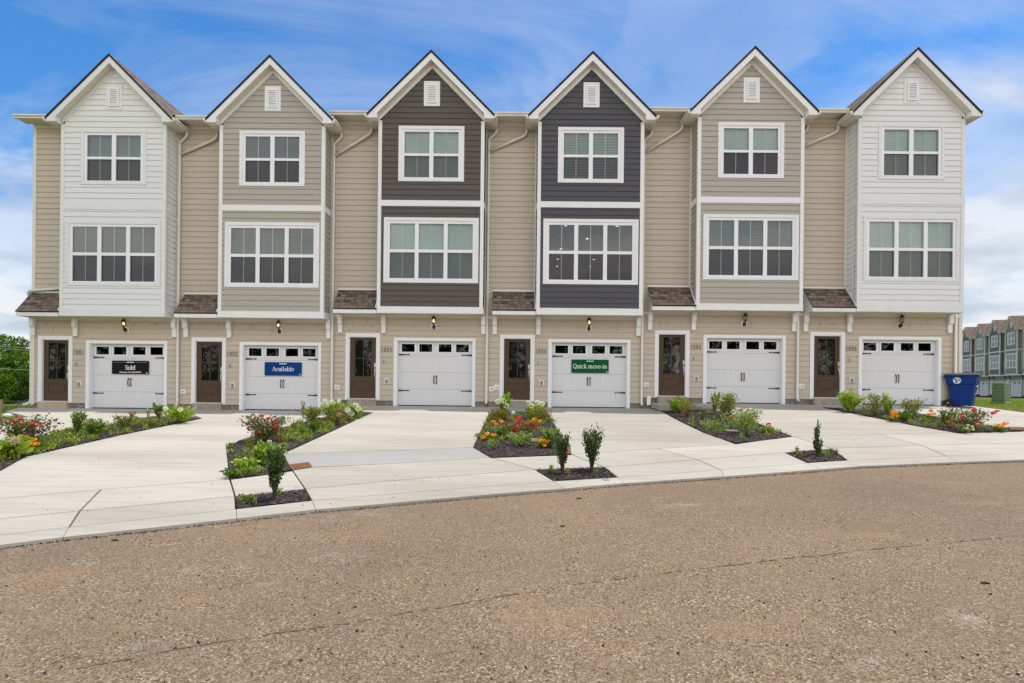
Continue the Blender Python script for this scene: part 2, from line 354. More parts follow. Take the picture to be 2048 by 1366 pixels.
def serif_obj(name, txt, cx, y, cz, h, width, mat, parent, track=0.0, wt=1.0):
    W = {'V': 0.15 * wt, 'M': 0.115 * wt, 'H': 0.07 * wt, 'S': 0.06 * wt}
    mb = MB(); x = 0; segs = []
    for ch in txt:
        g, adv = GL[ch]
        for pl, k in g:
            for a, b in zip(pl[:-1], pl[1:]): segs.append((x + a[0], a[1], x + b[0], b[1], W[k]))
        x += adv + track
    x -= track; sc = width / x; k = 0
    for (ax, az, bx, bz, w) in segs:
        d = Vector((bx - ax, bz - az)); 
        if d.length < 1e-5: continue
        e = d.normalized() * w * 0.22; n = Vector((-d.y, d.x)).normalized() * w / 2; k += 1
        y0 = -0.004 - 0.00003 * (k % 40)
        q = [(ax - e.x + n.x, az - e.y + n.y), (bx + e.x + n.x, bz + e.y + n.y), (bx + e.x - n.x, bz + e.y - n.y), (ax - e.x - n.x, az - e.y - n.y)]
        mb.prism([((p[0] - x / 2) * sc, (p[1] - 0.5) * h) for p in q], 'y', y0, 0.0)
    o = mb.build(name, mat, parent); o.location = (cx, y, cz); return o

# ------------------------------------------------------------------ siding
def siding(mb, P, xl, xr, z0, z1, holes=(), zref=0.60, ex=0.18, lip=0.021, mi=0):
    """lap boards: P(u, z, d) maps along-wall u, height z and outward d to a point; xl/xr give the ends at a height"""
    k0 = math.floor((z0 - zref) / ex)
    zb = zref + k0 * ex
    while zb < z1 - 1e-6:
        a, b = max(zb, z0), min(zb + ex, z1)
        cuts = sorted({a, b} | {h[k] for h in holes for k in (2, 3) if a < h[k] < b})
        for c0, c1 in zip(cuts[:-1], cuts[1:]):
            if c1 - c0 < 1e-5: continue
            mid = (c0 + c1) / 2
            d0 = lip * (1 - (c0 - zb) / ex) + 0.001; d1 = lip * (1 - (c1 - zb) / ex) + 0.001
            spans = [(None, None)]
            hs = sorted([h for h in holes if h[2] <= mid <= h[3]])
            cur = []; left = None
            for h in hs: cur.append((left, h[0])); left = h[1]
            cur.append((left, None))
            for l, r in cur:
                la, lb = (xl(c0) if l is None else l), (xl(c1) if l is None else l)
                ra, rb_ = (xr(c0) if r is None else r), (xr(c1) if r is None else r)
                if ra <= la and rb_ <= lb: continue
                la = min(la, ra); lb = min(lb, rb_)
                mb.face([P(la, c0, d0), P(ra, c0, d0), P(rb_, c1, d1), P(lb, c1, d1)], mi)
                if abs(c0 - zb) < 1e-6 or c0 == a: mb.face([P(la, c0, 0), P(ra, c0, 0), P(ra, c0, d0), P(la, c0, d0)], mi)
        zb += ex
    return mb

# ------------------------------------------------------------------ the townhouse
XC = -0.21          # centre of the bay
XL, XR = -1.95, 1.53
WY, BY, RY = 0.0, -0.59, -0.863     # wall, bay front and rake front, local (house origin sits on the wall plane)
RW = 2.05
EDG = 0.085
def T(x, top=12.176): return top - abs(x - XC)
def window(root, label, cx, z0, z1, half, ncol, blind, trimm, rowz, vz, pw, gap, lights=False, far=False):
    """a mulled double-hung window: trim, vinyl frame, panes, screens, blinds and the room behind"""
    w = MB(); y0 = BY - 0.02
    tw = 0.105
    vh = half - tw
    fr = MB()
    xs = [cx + (i - (ncol - 1) / 2) * (pw + gap) for i in range(ncol)]
    (u0, u1), (l0, l1) = rowz
    # vinyl frame bars
    ya, yb = BY - 0.012, BY + 0.06
    fr.box(cx - vh, xs[0] - pw / 2, ya, yb, vz[0], vz[1]); fr.box(xs[-1] + pw / 2, cx + vh, ya, yb, vz[0], vz[1])
    for a, b in zip(xs[:-1], xs[1:]): fr.box(a + pw / 2, b - pw / 2, ya, yb, vz[0], vz[1])
    for x in xs:
        for a, b in ((vz[0], l0), (u1, vz[1])): fr.box(x - pw / 2, x + pw / 2, ya + 0.002, yb, a, b)
        fr.box(x - pw / 2, x + pw / 2, ya + 0.008, yb, l1, u0)
        fr.box(x - 0.011, x + 0.011, BY + 0.026, BY + 0.034, l0, l1); fr.box(x - 0.011, x + 0.011, BY + 0.021, BY + 0.029, u0, u1)
    win = fr.build('window', VINYL, root)
    if label: win['label'] = label
    tm = MB()
    tm.box(cx - half, cx - vh, BY - 0.035, BY + 0.01, z0, z1).box(cx + vh, cx + half, BY - 0.035, BY + 0.01, z0, z1)
    tm.box(cx - vh, cx + vh, BY - 0.035, BY + 0.01, z0, vz[0]).box(cx - vh, cx + vh, BY - 0.035, BY + 0.01, vz[1], z1)
    tm.build('window_trim', trimm, win, bevel=0.004)
    for x in xs:
        for k, (a, b) in enumerate(((u0, u1), (l0, l1))):
            g = MB(); yy = BY + (0.02 if k == 0 else 0.036)
            g.face([(x - pw / 2, yy, a), (x + pw / 2, yy, a), (x + pw / 2, yy, b), (x - pw / 2, yy, b)]); g.build('pane', GLASS, win)
        if not far:
            g = MB(); yy = BY + 0.012
            g.face([(x - pw / 2, yy, l0), (x + pw / 2, yy, l0), (x + pw / 2, yy, l1), (x - pw / 2, yy, l1)]); g.build('insect_screen', SCREEN, win)
            if blind:
                kind, bm_, drop = blind
                bl = MB(); zt = u1 - 0.005; zb = l0 + 0.01 if drop is None else drop
                pitch = 0.052; z = zt; tl = {'closed': (0.018, 0.054), 'half': (0.034, 0.040), 'open': (0.05, 0.012)}[kind]
                yc = BY + 0.11
                while z > zb:
                    bl.face([(x - pw / 2 - 0.01, yc - tl[0] / 2, z - tl[1]), (x + pw / 2 + 0.01, yc - tl[0] / 2, z - tl[1]), (x + pw / 2 + 0.01, yc + tl[0] / 2, z), (x - pw / 2 - 0.01, yc + tl[0] / 2, z)]); z -= pitch
                for s in (-0.28, 0.28): bl.box(x + s - 0.002, x + s + 0.002, yc - 0.03, yc - 0.027, zb, zt)
                bl.build('blind', bm_, win)
    r = MB(); dp = 9.5 if lights else 2.2; a, b = cx - vh - 0.3, cx + vh + 0.15
    if lights: a, b = XL + 0.03, XR - 0.03
    za, zb = vz[0] - 0.3, vz[1] + (0.36 if lights else 0.2)
    r.face([(a, BY + dp, za), (b, BY + dp, za), (b, BY + dp, zb), (a, BY + dp, zb)])
    r.face([(a, BY + 0.13, za), (b, BY + 0.13, za), (b, BY + dp, za), (a, BY + dp, za)]); r.face([(a, BY + 0.13, zb), (b, BY + 0.13, zb), (b, BY + dp, zb), (a, BY + dp, zb)])
    r.face([(a, BY + 0.13, za), (a, BY + dp, za), (a, BY + dp, zb), (a, BY + 0.13, zb)]); r.face([(b, BY + 0.13, za), (b, BY + dp, za), (b, BY + dp, zb), (b, BY + 0.13, zb)])
    for (xa, xb, zc_, zd) in ((a, b, za, vz[0]), (a, b, vz[1], zb), (a, cx - vh, vz[0], vz[1]), (cx + vh, b, vz[0], vz[1])):
        r.face([(xa, BY + 0.13, zc_), (xb, BY + 0.13, zc_), (xb, BY + 0.13, zd), (xa, BY + 0.13, zd)])
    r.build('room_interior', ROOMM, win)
    if lights:
        for (lx, ly) in ((-0.87, 1.0), (-0.76, 4.4), (-0.75, 6.3), (-0.67, 7.8), (0.12, 2.76), (1.13, 4.6), (0.88, 6.3), (0.92, 7.8), (0.96, 1.0)):
            q = MB(); q.lathe([(0.055, zb - 0.02), (0.055, zb - 0.005)], lx, ly, 14); q.build('downlight', CEILL, win)
    return win

def slab_uv(mb, p0, p1, p2, p3, th, mi=0, me=1):
    """roof slab: p0-p1 along the eave, p2-p3 along the ridge; shingle top, dark edges"""
    a, b, c, d = [Vector(p) for p in (p0, p1, p2, p3)]
    L = (b - a).length; H = (d - a).length; dn = Vector((0, 0, -th))
    mb.face([a, b, c, d], mi, [(0, 0), (L, 0), (L, H), (0, H)])
    mb.face([a + dn, d + dn, c + dn, b + dn], me)
    for p, q in ((a, b), (b, c), (c, d), (d, a)): mb.face([p, p + dn, q + dn, q], me)

def house(i, spec, far=False, loc=None, rz=0.0):
    root = thing('townhouse', spec['label'], 'townhouse', loc, rz, spec['group'])
    bs, ws, gs, bt = spec['bay'], spec['wall'], spec.get('ground', spec['wall']), spec.get('wtrim', TRIM)
    brm = spec.get('bracket', TRIM); first, last = spec.get('first'), spec.get('last')
    wl = -3.37 if first else -3.55; wr = 1.96 if last else 1.691
    ftop = 10.12
    # ---- main wall, lap siding with openings for door, garage and bay
    PW = lambda u, z, d: (u, WY - d, z)
    mb = MB()
    holes = [(-3.03, -2.08, 0.5, 2.94), (-1.40, 1.17, 0.5, 2.81)]
    siding(mb, PW, lambda z: wl, lambda z: wr, 0.76, 3.665, holes, zref=0.76, ex=0.184)
    if not far:
        jr = random.Random(i + 3)
        for k_ in range(7):
            jx = jr.choice([-2.55 + jr.uniform(-.5, .5), 0 + jr.uniform(-1.3, 1.3)]); jz = 0.76 + 0.184 * jr.choice([12, 13, 14, 15] if k_ % 3 else [13, 14])
            if jz > 3.05: mb.box(jx, jx + 0.007, -0.020, 0.0, jz + 0.002, min(jz + 0.182, 3.57), 1)
    wm = mb.build('ground_floor_wall', [gs, GREYP], root)
    mb = MB()
    siding(mb, PW, lambda z: wl, lambda z: wr, 3.665, ftop, [(XL + 0.05, XR - 0.05, 3.6, 10.4)], zref=0.76, ex=0.184)
    # body behind: sides and back
    D = 10.3
    mb.face([(wl, D, 0.3), (wr, D, 0.3), (wr, D, 10.25), (wl, D, 10.25)])
    mb.face([(wl + 0.004, 0.0, 0.5), (wl + 0.004, D, 0.5), (wl + 0.004, D, 10.25), (wl + 0.004, 0, 10.25)])
    mb.face([(wr - 0.004, 0.0, 0.5), (wr - 0.004, D, 0.5), (wr - 0.004, D, 10.25), (wr - 0.004, 0, 10.25)])
    mb.build('wall', ws, root)
    if not far:
        f = MB(); f.box(wl + 0.01, -1.392, 0.012, 0.3, 0.2, 0.762); f.build('foundation', FOUND, root); f = MB(); f.box(1.172, wr - 0.01, 0.012, 0.3, 0.2, 0.762)
        f.build('foundation', FOUND, root)
    tr = MB()
    if first: tr.box(wl - 0.012, wl + 0.10, -0.028, 0.1, 0.70, 10.24)
    if last: tr.box(wr - 0.10, wr + 0.012, -0.028, 0.1, 0.70, 10.24)
    tr.box(wl, wr, -0.026, 0.0, 3.575, 3.668)           # frieze under the bay
    tr.box(XL - 0.07, XL, -0.026, 0.0, 3.7, 9.97).box(XR, XR + 0.07, -0.026, 0.0, 3.7, 9.97)
    tr.box(wl, XL - 0.3, -0.03, 0.0, 10.12, 10.25)
    tr.box(XR, wr, -0.03, 0.0, 10.10, 10.25)
    tr.build('wall_trim', CREAM if not far else TRIM, root)
    # ---- bay
    bay = MB(); PB = lambda u, z, d: (u, BY - d, z)
    gl = lambda z: max(XL + 0.11, XC - (11.72 - z)); gr = lambda z: min(XR - 0.11, XC + (11.72 - z))
    wu = (XC - 0.975, XC + 0.975, 8.108, 9.712); wlw = (-0.185 - 1.455, -0.185 + 1.455, 4.768, 6.70)
    siding(bay, PB, gl, gr, 3.87, 7.18, [wlw], zref=3.87, ex=0.1806)
    siding(bay, PB, gl, gr, 7.37, 11.72, [wu], zref=7.37, ex=0.1806)
    for sx, x in ((-1, XL), (1, XR)):
        PS = lambda u, z, d, x=x, sx=sx: (x + sx * d, u, z)
        siding(bay, PS, lambda z: BY + 0.09, lambda z: -0.001, 3.87, 10.0, (), zref=3.87, ex=0.1806)
        bay.face([(x - sx * 0.02, BY, 3.66), (x - sx * 0.02, 0, 3.66), (x - sx * 0.02, 0, 10), (x - sx * 0.02, BY, 10)])
    bay.build('bay', bs, root)
    for x0, x1 in ((XL - 0.004, XL + 0.112), (XR - 0.112, XR + 0.004)):
        for za, zb in ((3.877, 7.177), (7.373, 9.99)): MB().box(x0, x1, BY - 0.030, BY + 0.09, za, zb).build('corner_board', bt, root, bevel=0.004)
    bl = MB(); bl.box(XL - 0.006, XR + 0.006, BY - 0.032, BY + 0.1, 7.177, 7.373)
    bl.box(XL - 0.022, XL - 0.001, BY + 0.1, -0.002, 7.177, 7.373).box(XR + 0.001, XR + 0.022, BY + 0.1, -0.002, 7.177, 7.373)
    bl.build('belt_board', bt, root, bevel=0.004)
    sk = MB(); sk.box(XL - 0.008, XR + 0.010, BY - 0.036, BY + 0.02, 3.657, 3.877)
    sk.box(XR + 0.001, XR + 0.024, BY + 0.02, -0.002, 3.657, 3.877)
    sk.box(XL - 0.024, XL - 0.001, BY + 0.02, -0.002, 3.657, 3.877)
    sk.build('skirt_board', bt, root, bevel=0.004)
    us = MB(); us.box(-3.36, XR, BY + 0.0, -0.002, 3.668, 3.69); us.build('porch_soffit', SOFF, root)
    # ---- gable vent
    v = MB(); vx = XC; v.box(vx - 0.265, vx + 0.265, BY - 0.03, BY, 10.47, 11.29)
    ve = v.build('gable_vent', bt, root, bevel=0.004)
    v = MB(); v.box(vx - 0.165, vx - 0.12, BY - 0.062, BY - 0.03, 10.57, 11.19).box(vx + 0.12, vx + 0.165, BY - 0.062, BY - 0.03, 10.57, 11.19)
    v.box(vx - 0.12, vx + 0.12, BY - 0.062, BY - 0.03, 10.57, 10.62).box(vx - 0.12, vx + 0.12, BY - 0.062, BY - 0.03, 11.13, 11.19)
    for k in range(7):
        z = 10.635 + k * 0.072; v.face([(vx - 0.12, BY - 0.058, z), (vx + 0.12, BY - 0.058, z), (vx + 0.12, BY - 0.033, z + 0.062), (vx - 0.12, BY - 0.033, z + 0.062)])
    v.build('louver', VINYL, ve)
    # ---- windows
    bu, blw = spec.get('bu'), spec.get('bl')
    window(root, None, XC, 7.996, 9.817, 1.08, 2, bu, bt, ((8.921, 9.633), (8.131, 8.84)), (8.108, 9.712), 0.822, 0.135, far=far)
    window(root, spec.get('llabel'), -0.185, 4.661, 6.805, 1.56, 3, blw, bt, ((5.76, 6.612), (4.81, 5.662)), (4.768, 6.70), 0.825, 0.128, lights=spec.get('lights', False), far=far)
    # ---- roof: gable over the bay, main roof behind
    top = 12.176; ms = spec.get('main_slope', 0.4167); yb = (top - 10.33) / ms + 0.0
    rf = MB(); th = EDG - 0.002
    for s in (-1, 1):
        xe = XC + s * (RW + 0.02); ze = T(xe)
        slab_uv(rf, (xe, RY - 0.02, ze), (xe, yb, ze), (XC, yb, top), (XC, RY - 0.02, top), th)
    rf.build('gable_roof', [SHING, SHEDGE], root)
    rf = MB(); x0 = wl - (0.27 if first else 0.0) - (0.04 if spec.get('stepped') else 0); x1 = wr + (0.27 if last else 0)
    rid = 5.0 + 0.2; zr = 10.34 + ms * (rid + 0.47)
    slab_uv(rf, (x0, -0.47, 10.34), (x1, -0.47, 10.34), (x1, rid, zr), (x0, rid, zr), 0.05)
    slab_uv(rf, (x0, D + 0.47, 10.34), (x1, D + 0.47, 10.34), (x1, rid, zr), (x0, rid, zr), 0.05)
    rf.build('main_roof', [SHING, SHEDGE], root)
    for x in (wl + 0.01, wr - 0.01):
        g = MB(); g.face([(x, 0, 10.2), (x, D, 10.2), (x, rid, zr - 0.06)]); g.build('side_gable', ws, root)
    # rake boards and eave returns
    rk = MB()
    for s in (-1, 1):
        xa, xe = XC, XC + s * RW
        y0, y1 = RY, RY + 0.03
        P = [(xa, top - EDG), (xe, T(xe) - EDG), (xe, 9.965), (xe - s * 0.31, 9.965), (xe - s * 0.31, T(xe - s * 0.31) - 0.31), (xa, top - 0.31)]
        if s < 0: P = P[::-1]
        rk.prism(P, 'y', y0, y1)
        xi = xe - s * 0.31
        rk.prism([(xi, 9.966), (xe - s * 0.005, 9.966), (xe - s * 0.005, T(xe) - EDG - 0.004), (xi, T(xi) - EDG - 0.01)], 'y', y1 + 0.001, BY - 0.028)
        rk.box(min(xe, xe - s * 0.03), max(xe, xe - s * 0.03), BY - 0.03, -0.002, 9.968, T(xe) - EDG - 0.004)   # side fascia
    rk.build('rake_board', bt, root)
    sf = MB()
    for s in (-1, 1):
        xi = XC + s * (RW - 0.31)
        sf.face([(XC, RY + 0.031, top - 0.30), (xi, RY + 0.031, T(xi) - 0.30), (xi, BY, T(xi) - 0.30), (XC, BY, top - 0.30)])
        xw = XL if s < 0 else XR; xe = XC + s * RW
        sf.box(min(xw, xe - s * 0.03), max(xw, xe - s * 0.03), BY - 0.027, -0.003, 9.972, 9.99)
    sf.box(wl - (0.26 if first else 0), XL - 0.3, -0.44, -0.002, 10.252, 10.27)
    sf.box(XR, wr, -0.44, -0.002, 10.252, 10.27)
    sf.build('soffit', SOFF, root)
    fz = MB()
    for s in (-1, 1):
        xb = XC + s * (RW - 0.32)
        P = [(XC, top - 0.305), (xb, T(xb) - 0.305), (xb, T(xb) - 0.46), (XC, top - 0.46)]
        if s < 0: P = P[::-1]
        fz.prism(P, 'y', BY - 0.026, BY - 0.001)
    fz.build('rake_frieze', bt, root)
    # ---- gutters (K profile) and downpipes
    def kgut(mb, a0, a1, axis, base, z, s):        # s outward sign
        pr = [(0, 0), (s * 0.07, 0), (s * 0.085, 0.05), (s * 0.12, 0.075), (s * 0.12, 0.12), (0, 0.12)]
        mb.prism([(base + p[0], z + p[1]) for p in pr], axis, a0, a1)
    gu = MB(); kgut(gu, x0 if (first or spec.get('stepped')) else wl - 0.02, XC - RW + 0.05, 'x', -0.445, 10.212, -1)
    kgut(gu, XC + RW - 0.05, wr, 'x', -0.445, 10.212, -1) 
    gu.build('gutter', GUT, root)
    for s in (-1, 1):
        g = MB(); kgut(g, RY + 0.005, -0.02, 'y', XC + s * (RW + 0.002), 9.985, s); g.build('gutter', GUT, root)
    pr = 0.046
    dp = MB(); px = 1.655
    if last: px = 1.71
    gx = XC + RW + 0.06
    dp.tube([(gx, -0.09, 9.99), (gx, -0.09, 9.90), (gx - 0.03, -0.085, 9.82), (gx - 0.14, -0.075, 9.72), (px, -0.07, 9.64), (px, -0.07, 9.5), (px, -0.07, 0.80), (px + 0.0, -0.09, 0.76), (px, -0.16, 0.70)], pr, 10)
    nxt = spec.get('diag')
    if nxt is not None:
        dx = XC - RW - 0.06 + 5.241
        dp.tube([(dx, -0.09, 9.99 + nxt), (dx, -0.09, 9.88 + nxt), (dx - 0.03, -0.085, 9.80 + nxt), (dx - 0.13, -0.08, 9.72 + nxt), (px + 0.02, -0.075, 9.23)], pr, 10)
    dp.build('downpipe', GUT, root, smooth=True)
    if first:
        dq = MB(); gx = XC - RW - 0.06
        dq.tube([(gx, -0.09, 9.99), (gx, -0.09, 9.88), (-2.16, -0.08, 9.7), (-2.1, -0.08, 9.5), (-2.1, -0.08, 4.72), (-2.18, -0.08, 4.66), (-3.38, -0.085, 4.56), (-3.47, -0.06, 4.50), (-3.50, 0.03, 4.3), (-3.44, 0.05, 3.4), (-3.43, 0.05, 0.86), (-3.44, 0.0, 0.76), (-3.56, -0.12, 0.68)], pr, 10)
        dq.build('downpipe', GUT, root, smooth=True)
    # ---- porch canopy
    cn = MB(); y1 = BY - 0.05
    slab_uv(cn, (-3.395, y1, 3.802), (XL - 0.002, y1, 3.802), (XL - 0.002, -0.012, 4.515), (-3.395, -0.012, 4.515), 0.03)
    ca = cn.build('canopy', [SHING, SHEDGE], root)
    cn = MB(); cn.box(-3.385, XL - 0.026, BY - 0.034, BY, 3.645, 3.765).box(-3.385, -3.36, BY, -0.001, 3.645, 3.765)
    cn.prism([(BY, 3.766), (-0.004, 3.766), (-0.004, 4.46)], 'x', -3.382, -3.366)
    cn.build('fascia', bt, ca)
    cn = MB(); cn.box(-3.40, XL - 0.07, -0.04, -0.017, 4.50, 4.55)
    cn.prism([(BY - 0.04, 3.83), (-0.02, 4.53), (-0.02, 4.59), (BY - 0.04, 3.89)], 'x', XL - 0.045, XL - 0.019)
    cn.build('flashing', bt, ca)
    for bx in (-3.322, -1.85, 1.527):
        b = MB(); d = 0.0
        w = 0.072
        P = [(-0.028, 3.575), (-0.028, 3.045), (-0.085, 3.04), (-0.085, 3.27), (-0.10, 3.32), (-0.15, 3.36), (-0.15, 3.66), (-0.028, 3.66)]
        if first and bx < -3: bx = -3.30
        b.prism(P, 'x', bx - w, bx + w); b.build('bracket', brm, root, bevel=0.004)
    if far:
        b = MB()
        for k in range(17):
            x = wl + 0.15 + k * 0.31
            if not (-3.1 < x < -2.0 or -1.5 < x < 1.3) : b.box(x - 0.02, x + 0.02, -0.035, 0, 0.7, 3.57)
            else: b.box(x - 0.02, x + 0.02, -0.035, 0, 3.05, 3.57)
        b.build('batten', gs, root)
    # ---- front door
    dt = MB(); dt.box(-3.145, -3.03, -0.036, 0.05, 0.762, 3.04).box(-2.085, -1.972, -0.036, 0.05, 0.762, 3.04).box(-3.03, -2.085, -0.036, 0.05, 2.925, 3.04)
    dt.box(-3.03, -3.005, -0.02, 0.12, 0.80, 2.925).box(-2.11, -2.085, -0.02, 0.12, 0.80, 2.925).box(-3.005, -2.11, -0.02, 0.12, 2.90, 2.925)
    dt.build('door_frame', VINYL if not far else TRIM, root, bevel=0.004)
    dr = MB(); ya, yb2 = 0.05, 0.095; dx0, dx1 = -3.005, -2.11; gx0, gx1, gz0, gz1 = -2.835, -2.265, 1.58, 2.81
    dr.box(dx0, gx0, ya, yb2, 0.83, 2.90).box(gx1, dx1, ya, yb2, 0.83, 2.90).box(gx0, gx1, ya, yb2, gz1, 2.90).box(gx0, gx1, ya, yb2, 0.83, gz0)
    # raised mouldings round the light and the lower panel
    for (a, b, c, d) in ((gx0 - 0.02, gx1 + 0.02, gz0 - 0.03, gz1 + 0.02), (-2.85, -2.25, 1.10, 1.43)):
        dr.box(a, b, ya - 0.014, ya, d - 0.022, d).box(a, b, ya - 0.014, ya, c, c + 0.022).box(a, a + 0.022, ya - 0.014, ya, c + 0.022, d - 0.022).box(b - 0.022, b, ya - 0.014, ya, c + 0.022, d - 0.022)
    dr.box(-2.80, -2.30, ya - 0.008, ya, 1.15, 1.38)
    xm, zm = (gx0 + gx1) / 2, 2.19
    dr.box(xm - 0.012, xm + 0.012, ya - 0.004, ya + 0.02, gz0, gz1).box(gx0, xm - 0.012, ya - 0.004, ya + 0.02, zm - 0.012, zm + 0.012).box(xm + 0.012, gx1, ya - 0.004, ya + 0.02, zm - 0.012, zm + 0.012)
    do = dr.build('front_door', DOORM if not far else TRIM, root)
    for a, b in ((gx0, xm - 0.012), (xm + 0.012, gx1)):
        for c, d in ((gz0, zm - 0.012), (zm + 0.012, gz1)):
            g = MB(); g.face([(a, ya + 0.012, c), (b, ya + 0.012, c), (b, ya + 0.012, d), (a, ya + 0.012, d)]); g.build('pane', DGLASS, do)
    g = MB(); g.box(dx0, dx1, 0.1, 0.12, 0.83, 2.9); g.face([(-3.2, 1.2, 0.5), (-1.9, 1.2, 0.5), (-1.9, 1.2, 3.1), (-3.2, 1.2, 3.1)])
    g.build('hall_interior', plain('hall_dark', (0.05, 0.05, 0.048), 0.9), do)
    if not far:
        g = MB(); g.box(-2.178, -2.118, ya - 0.03, ya, 1.885, 2.03); g.build('deadbolt', NICKEL, do, bevel=0.006)
        g = MB(); g.box(-2.165, -2.128, ya - 0.02, ya, 1.72, 1.85).tube([(-2.146, ya - 0.01, 1.80), (-2.146, ya - 0.06, 1.78), (-2.146, ya - 0.065, 1.60), (-2.146, ya - 0.01, 1.50)], 0.012, 8); g.build('handle', NICKEL, do)
        g = MB(); g.box(-3.05, -2.07, -0.15, 0.3, 0.35, 0.795); g.build('door_step', STEPW if first else STEP, root, bevel=0.01)
        g = MB(); g.box(-3.02, -2.09, -0.09, 0.10, 0.796, 0.83); g.build('door_sill', plain('aluminium_sill', (0.60, 0.55, 0.48), 0.4), root)
    # ---- garage door
    gt = MB(); gt.box(-1.507, -1.386, -0.036, 0.02, 0.585, 2.905).box(1.165, 1.27, -0.036, 0.02, 0.585, 2.905).box(-1.386, 1.165, -0.036, 0.02, 2.80, 2.905)
    gt.box(-1.40, -1.372, 0.02, 0.16, 0.585, 2.81).box(1.151, 1.18, 0.02, 0.16, 0.585, 2.81).box(-1.372, 1.151, 0.02, 0.16, 2.785, 2.81)
    gt.build('garage_door_frame', VINYL if not far else TRIM, root, bevel=0.004)
    gd = MB(); y0, y1 = 0.13, 0.175
    secs = [(0.615, 1.157), (1.163, 1.733), (1.739, 2.292)]
    for a, b in secs: gd.box(-1.372, 1.151, y0, y1, a, b)
    wins = [(-1.262, -0.822), (-0.663, -0.222), (-0.002, 0.438), (0.592, 1.032)]
    if spec.get('far'): wins = [(-1.1, -0.45), (0.2, 0.85)]
    za, zb = 2.432, 2.702
    gd.box(-1.372, 1.151, y0, y1, 2.298, za).box(-1.372, 1.151, y0, y1, zb, 2.785)
    ed = [-1.372] + [c for w_ in wins for c in w_] + [1.151]
    for k in range(0, len(ed), 2): gd.box(ed[k], ed[k + 1], y0, y1, za, zb)
    gdo = gd.build('garage_door', GARM, root)
    gf = MB()
    for a, b in wins:
        gf.box(a - 0.04, b + 0.04, y0 - 0.018, y0 - 0.001, zb, zb + 0.035).box(a - 0.04, b + 0.04, y0 - 0.018, y0 - 0.001, za - 0.035, za).box(a - 0.04, a, y0 - 0.018, y0 - 0.001, za, zb).box(b, b + 0.04, y0 - 0.018, y0 - 0.001, za, zb)
        for c, d in ((a - 0.115, a - 0.085), (b + 0.085, b + 0.115)):
            if -1.36 < c and d < 1.14: gf.box(c, c + 0.008, y0 - 0.006, y0 - 0.001, 2.32, 2.76)
    gf.build('window_frame', VINYL, gdo)
    for a, b in wins:
        g = MB(); g.face([(a, y0 + 0.012, za), (b, y0 + 0.012, za), (b, y0 + 0.012, zb), (a, y0 + 0.012, zb)]); g.build('pane', GGLASS, gdo)
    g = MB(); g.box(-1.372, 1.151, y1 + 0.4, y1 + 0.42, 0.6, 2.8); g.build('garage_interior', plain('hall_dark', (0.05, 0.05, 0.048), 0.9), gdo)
    if not far:
        g = MB(); g.box(-1.372, 1.151, y0 + 0.005, y1, 0.585, 0.613); g.build('bottom_seal', BLACK, gdo)
        for z in (2.333, 1.107):
            for s, e in ((1, -1.36), (-1, 1.14)):
                h = MB(); P = [(e, z - 0.03), (e + s * 0.30, z - 0.011), (e + s * 0.31, z - 0.028), (e + s * 0.385, z), (e + s * 0.31, z + 0.028), (e + s * 0.30, z + 0.011), (e, z + 0.03)]
                if s < 0: P = P[::-1]
                h.prism(P, 'y', y0 - 0.008, y0 - 0.001); h.build('strap_hinge', BLACK, gdo)
        for s, x in ((-1, -0.145), (1, -0.06)):
            h = MB(); h.tube([(x, y0 - 0.005, 1.35), (x - 0.004 , y0 - 0.03, 1.38), (x - 0.008, y0 - 0.045, 1.49), (x - 0.004, y0 - 0.03, 1.59), (x, y0 - 0.005, 1.62)], 0.013, 8)
            h.prism([(x - 0.03, 1.575), (x + 0.03, 1.575), (x, 1.655)], 'y', y0 - 0.009, y0 - 0.001); h.prism([(x, 1.325), (x + 0.02, 1.37), (x - 0.02, 1.37)], 'y', y0 - 0.009, y0 - 0.001)
            h.build('pull_handle', BLACK, gdo)
        # ---- small fittings
        lit = spec['lit']
        l = MB(); lx, ly = -0.145, -0.15
        l.box(-0.237, -0.05, -0.034, -0.014, 3.192, 3.378)
        lp = l.build('wall_lamp', TRIM, root, bevel=0.004)
        l = MB(); l.lathe([(0.002, 3.20), (0.035, 3.205), (0.056, 3.235), (0.056, 3.29), (0.04, 3.33), (0.02, 3.34)], lx, -0.07, 14)
        l.tube([(lx, -0.07, 3.27), (lx, -0.13, 3.25), (lx, ly, 3.30), (lx, ly, 3.37)], 0.014, 8)
        l.lathe([(0.012, 3.33), (0.05, 3.375), (0.05, 3.39)], lx, ly, 6); l.lathe([(0.082, 3.545), (0.078, 3.56), (0.03, 3.615), (0.018, 3.63), (0.004, 3.66)], lx, ly, 6)
        for k in range(6):
            th_ = 2 * PI * k / 6; l.tube([(lx + 0.047 * math.cos(th_), ly + 0.047 * math.sin(th_), 3.38), (lx + 0.066 * math.cos(th_), ly + 0.066 * math.sin(th_), 3.55)], 0.0055, 4)
        l.build('lantern', BLACK, lp)
        l = MB(); l.lathe([(0.043, 3.385), (0.06, 3.545)], lx, ly, 6); l.build('lantern_glass', LAMPG, lp)
        l = MB(); l.lathe([(0.008, 3.41), (0.026, 3.45), (0.028, 3.48), (0.012, 3.52), (0.003, 3.53)], lx, ly, 10); l.build('bulb', BULB if lit else BULBOFF, lp, smooth=True)
        for k_, ch_ in enumerate('100%d' % (i + 1)): serif_obj('house_number', ch_, -1.757 + (k_ - 1.5) * 0.098, -0.022, 2.487, 0.128, 0.05 if ch_ == '1' else 0.072, DARKP, root, wt=1.15)
        g = MB(); g.box(-1.862, -1.808, -0.04, -0.014, 2.02, 2.17); dbl = g.build('doorbell', plain('doorbell_silver', (0.5, 0.48, 0.45), 0.4), root, bevel=0.006)
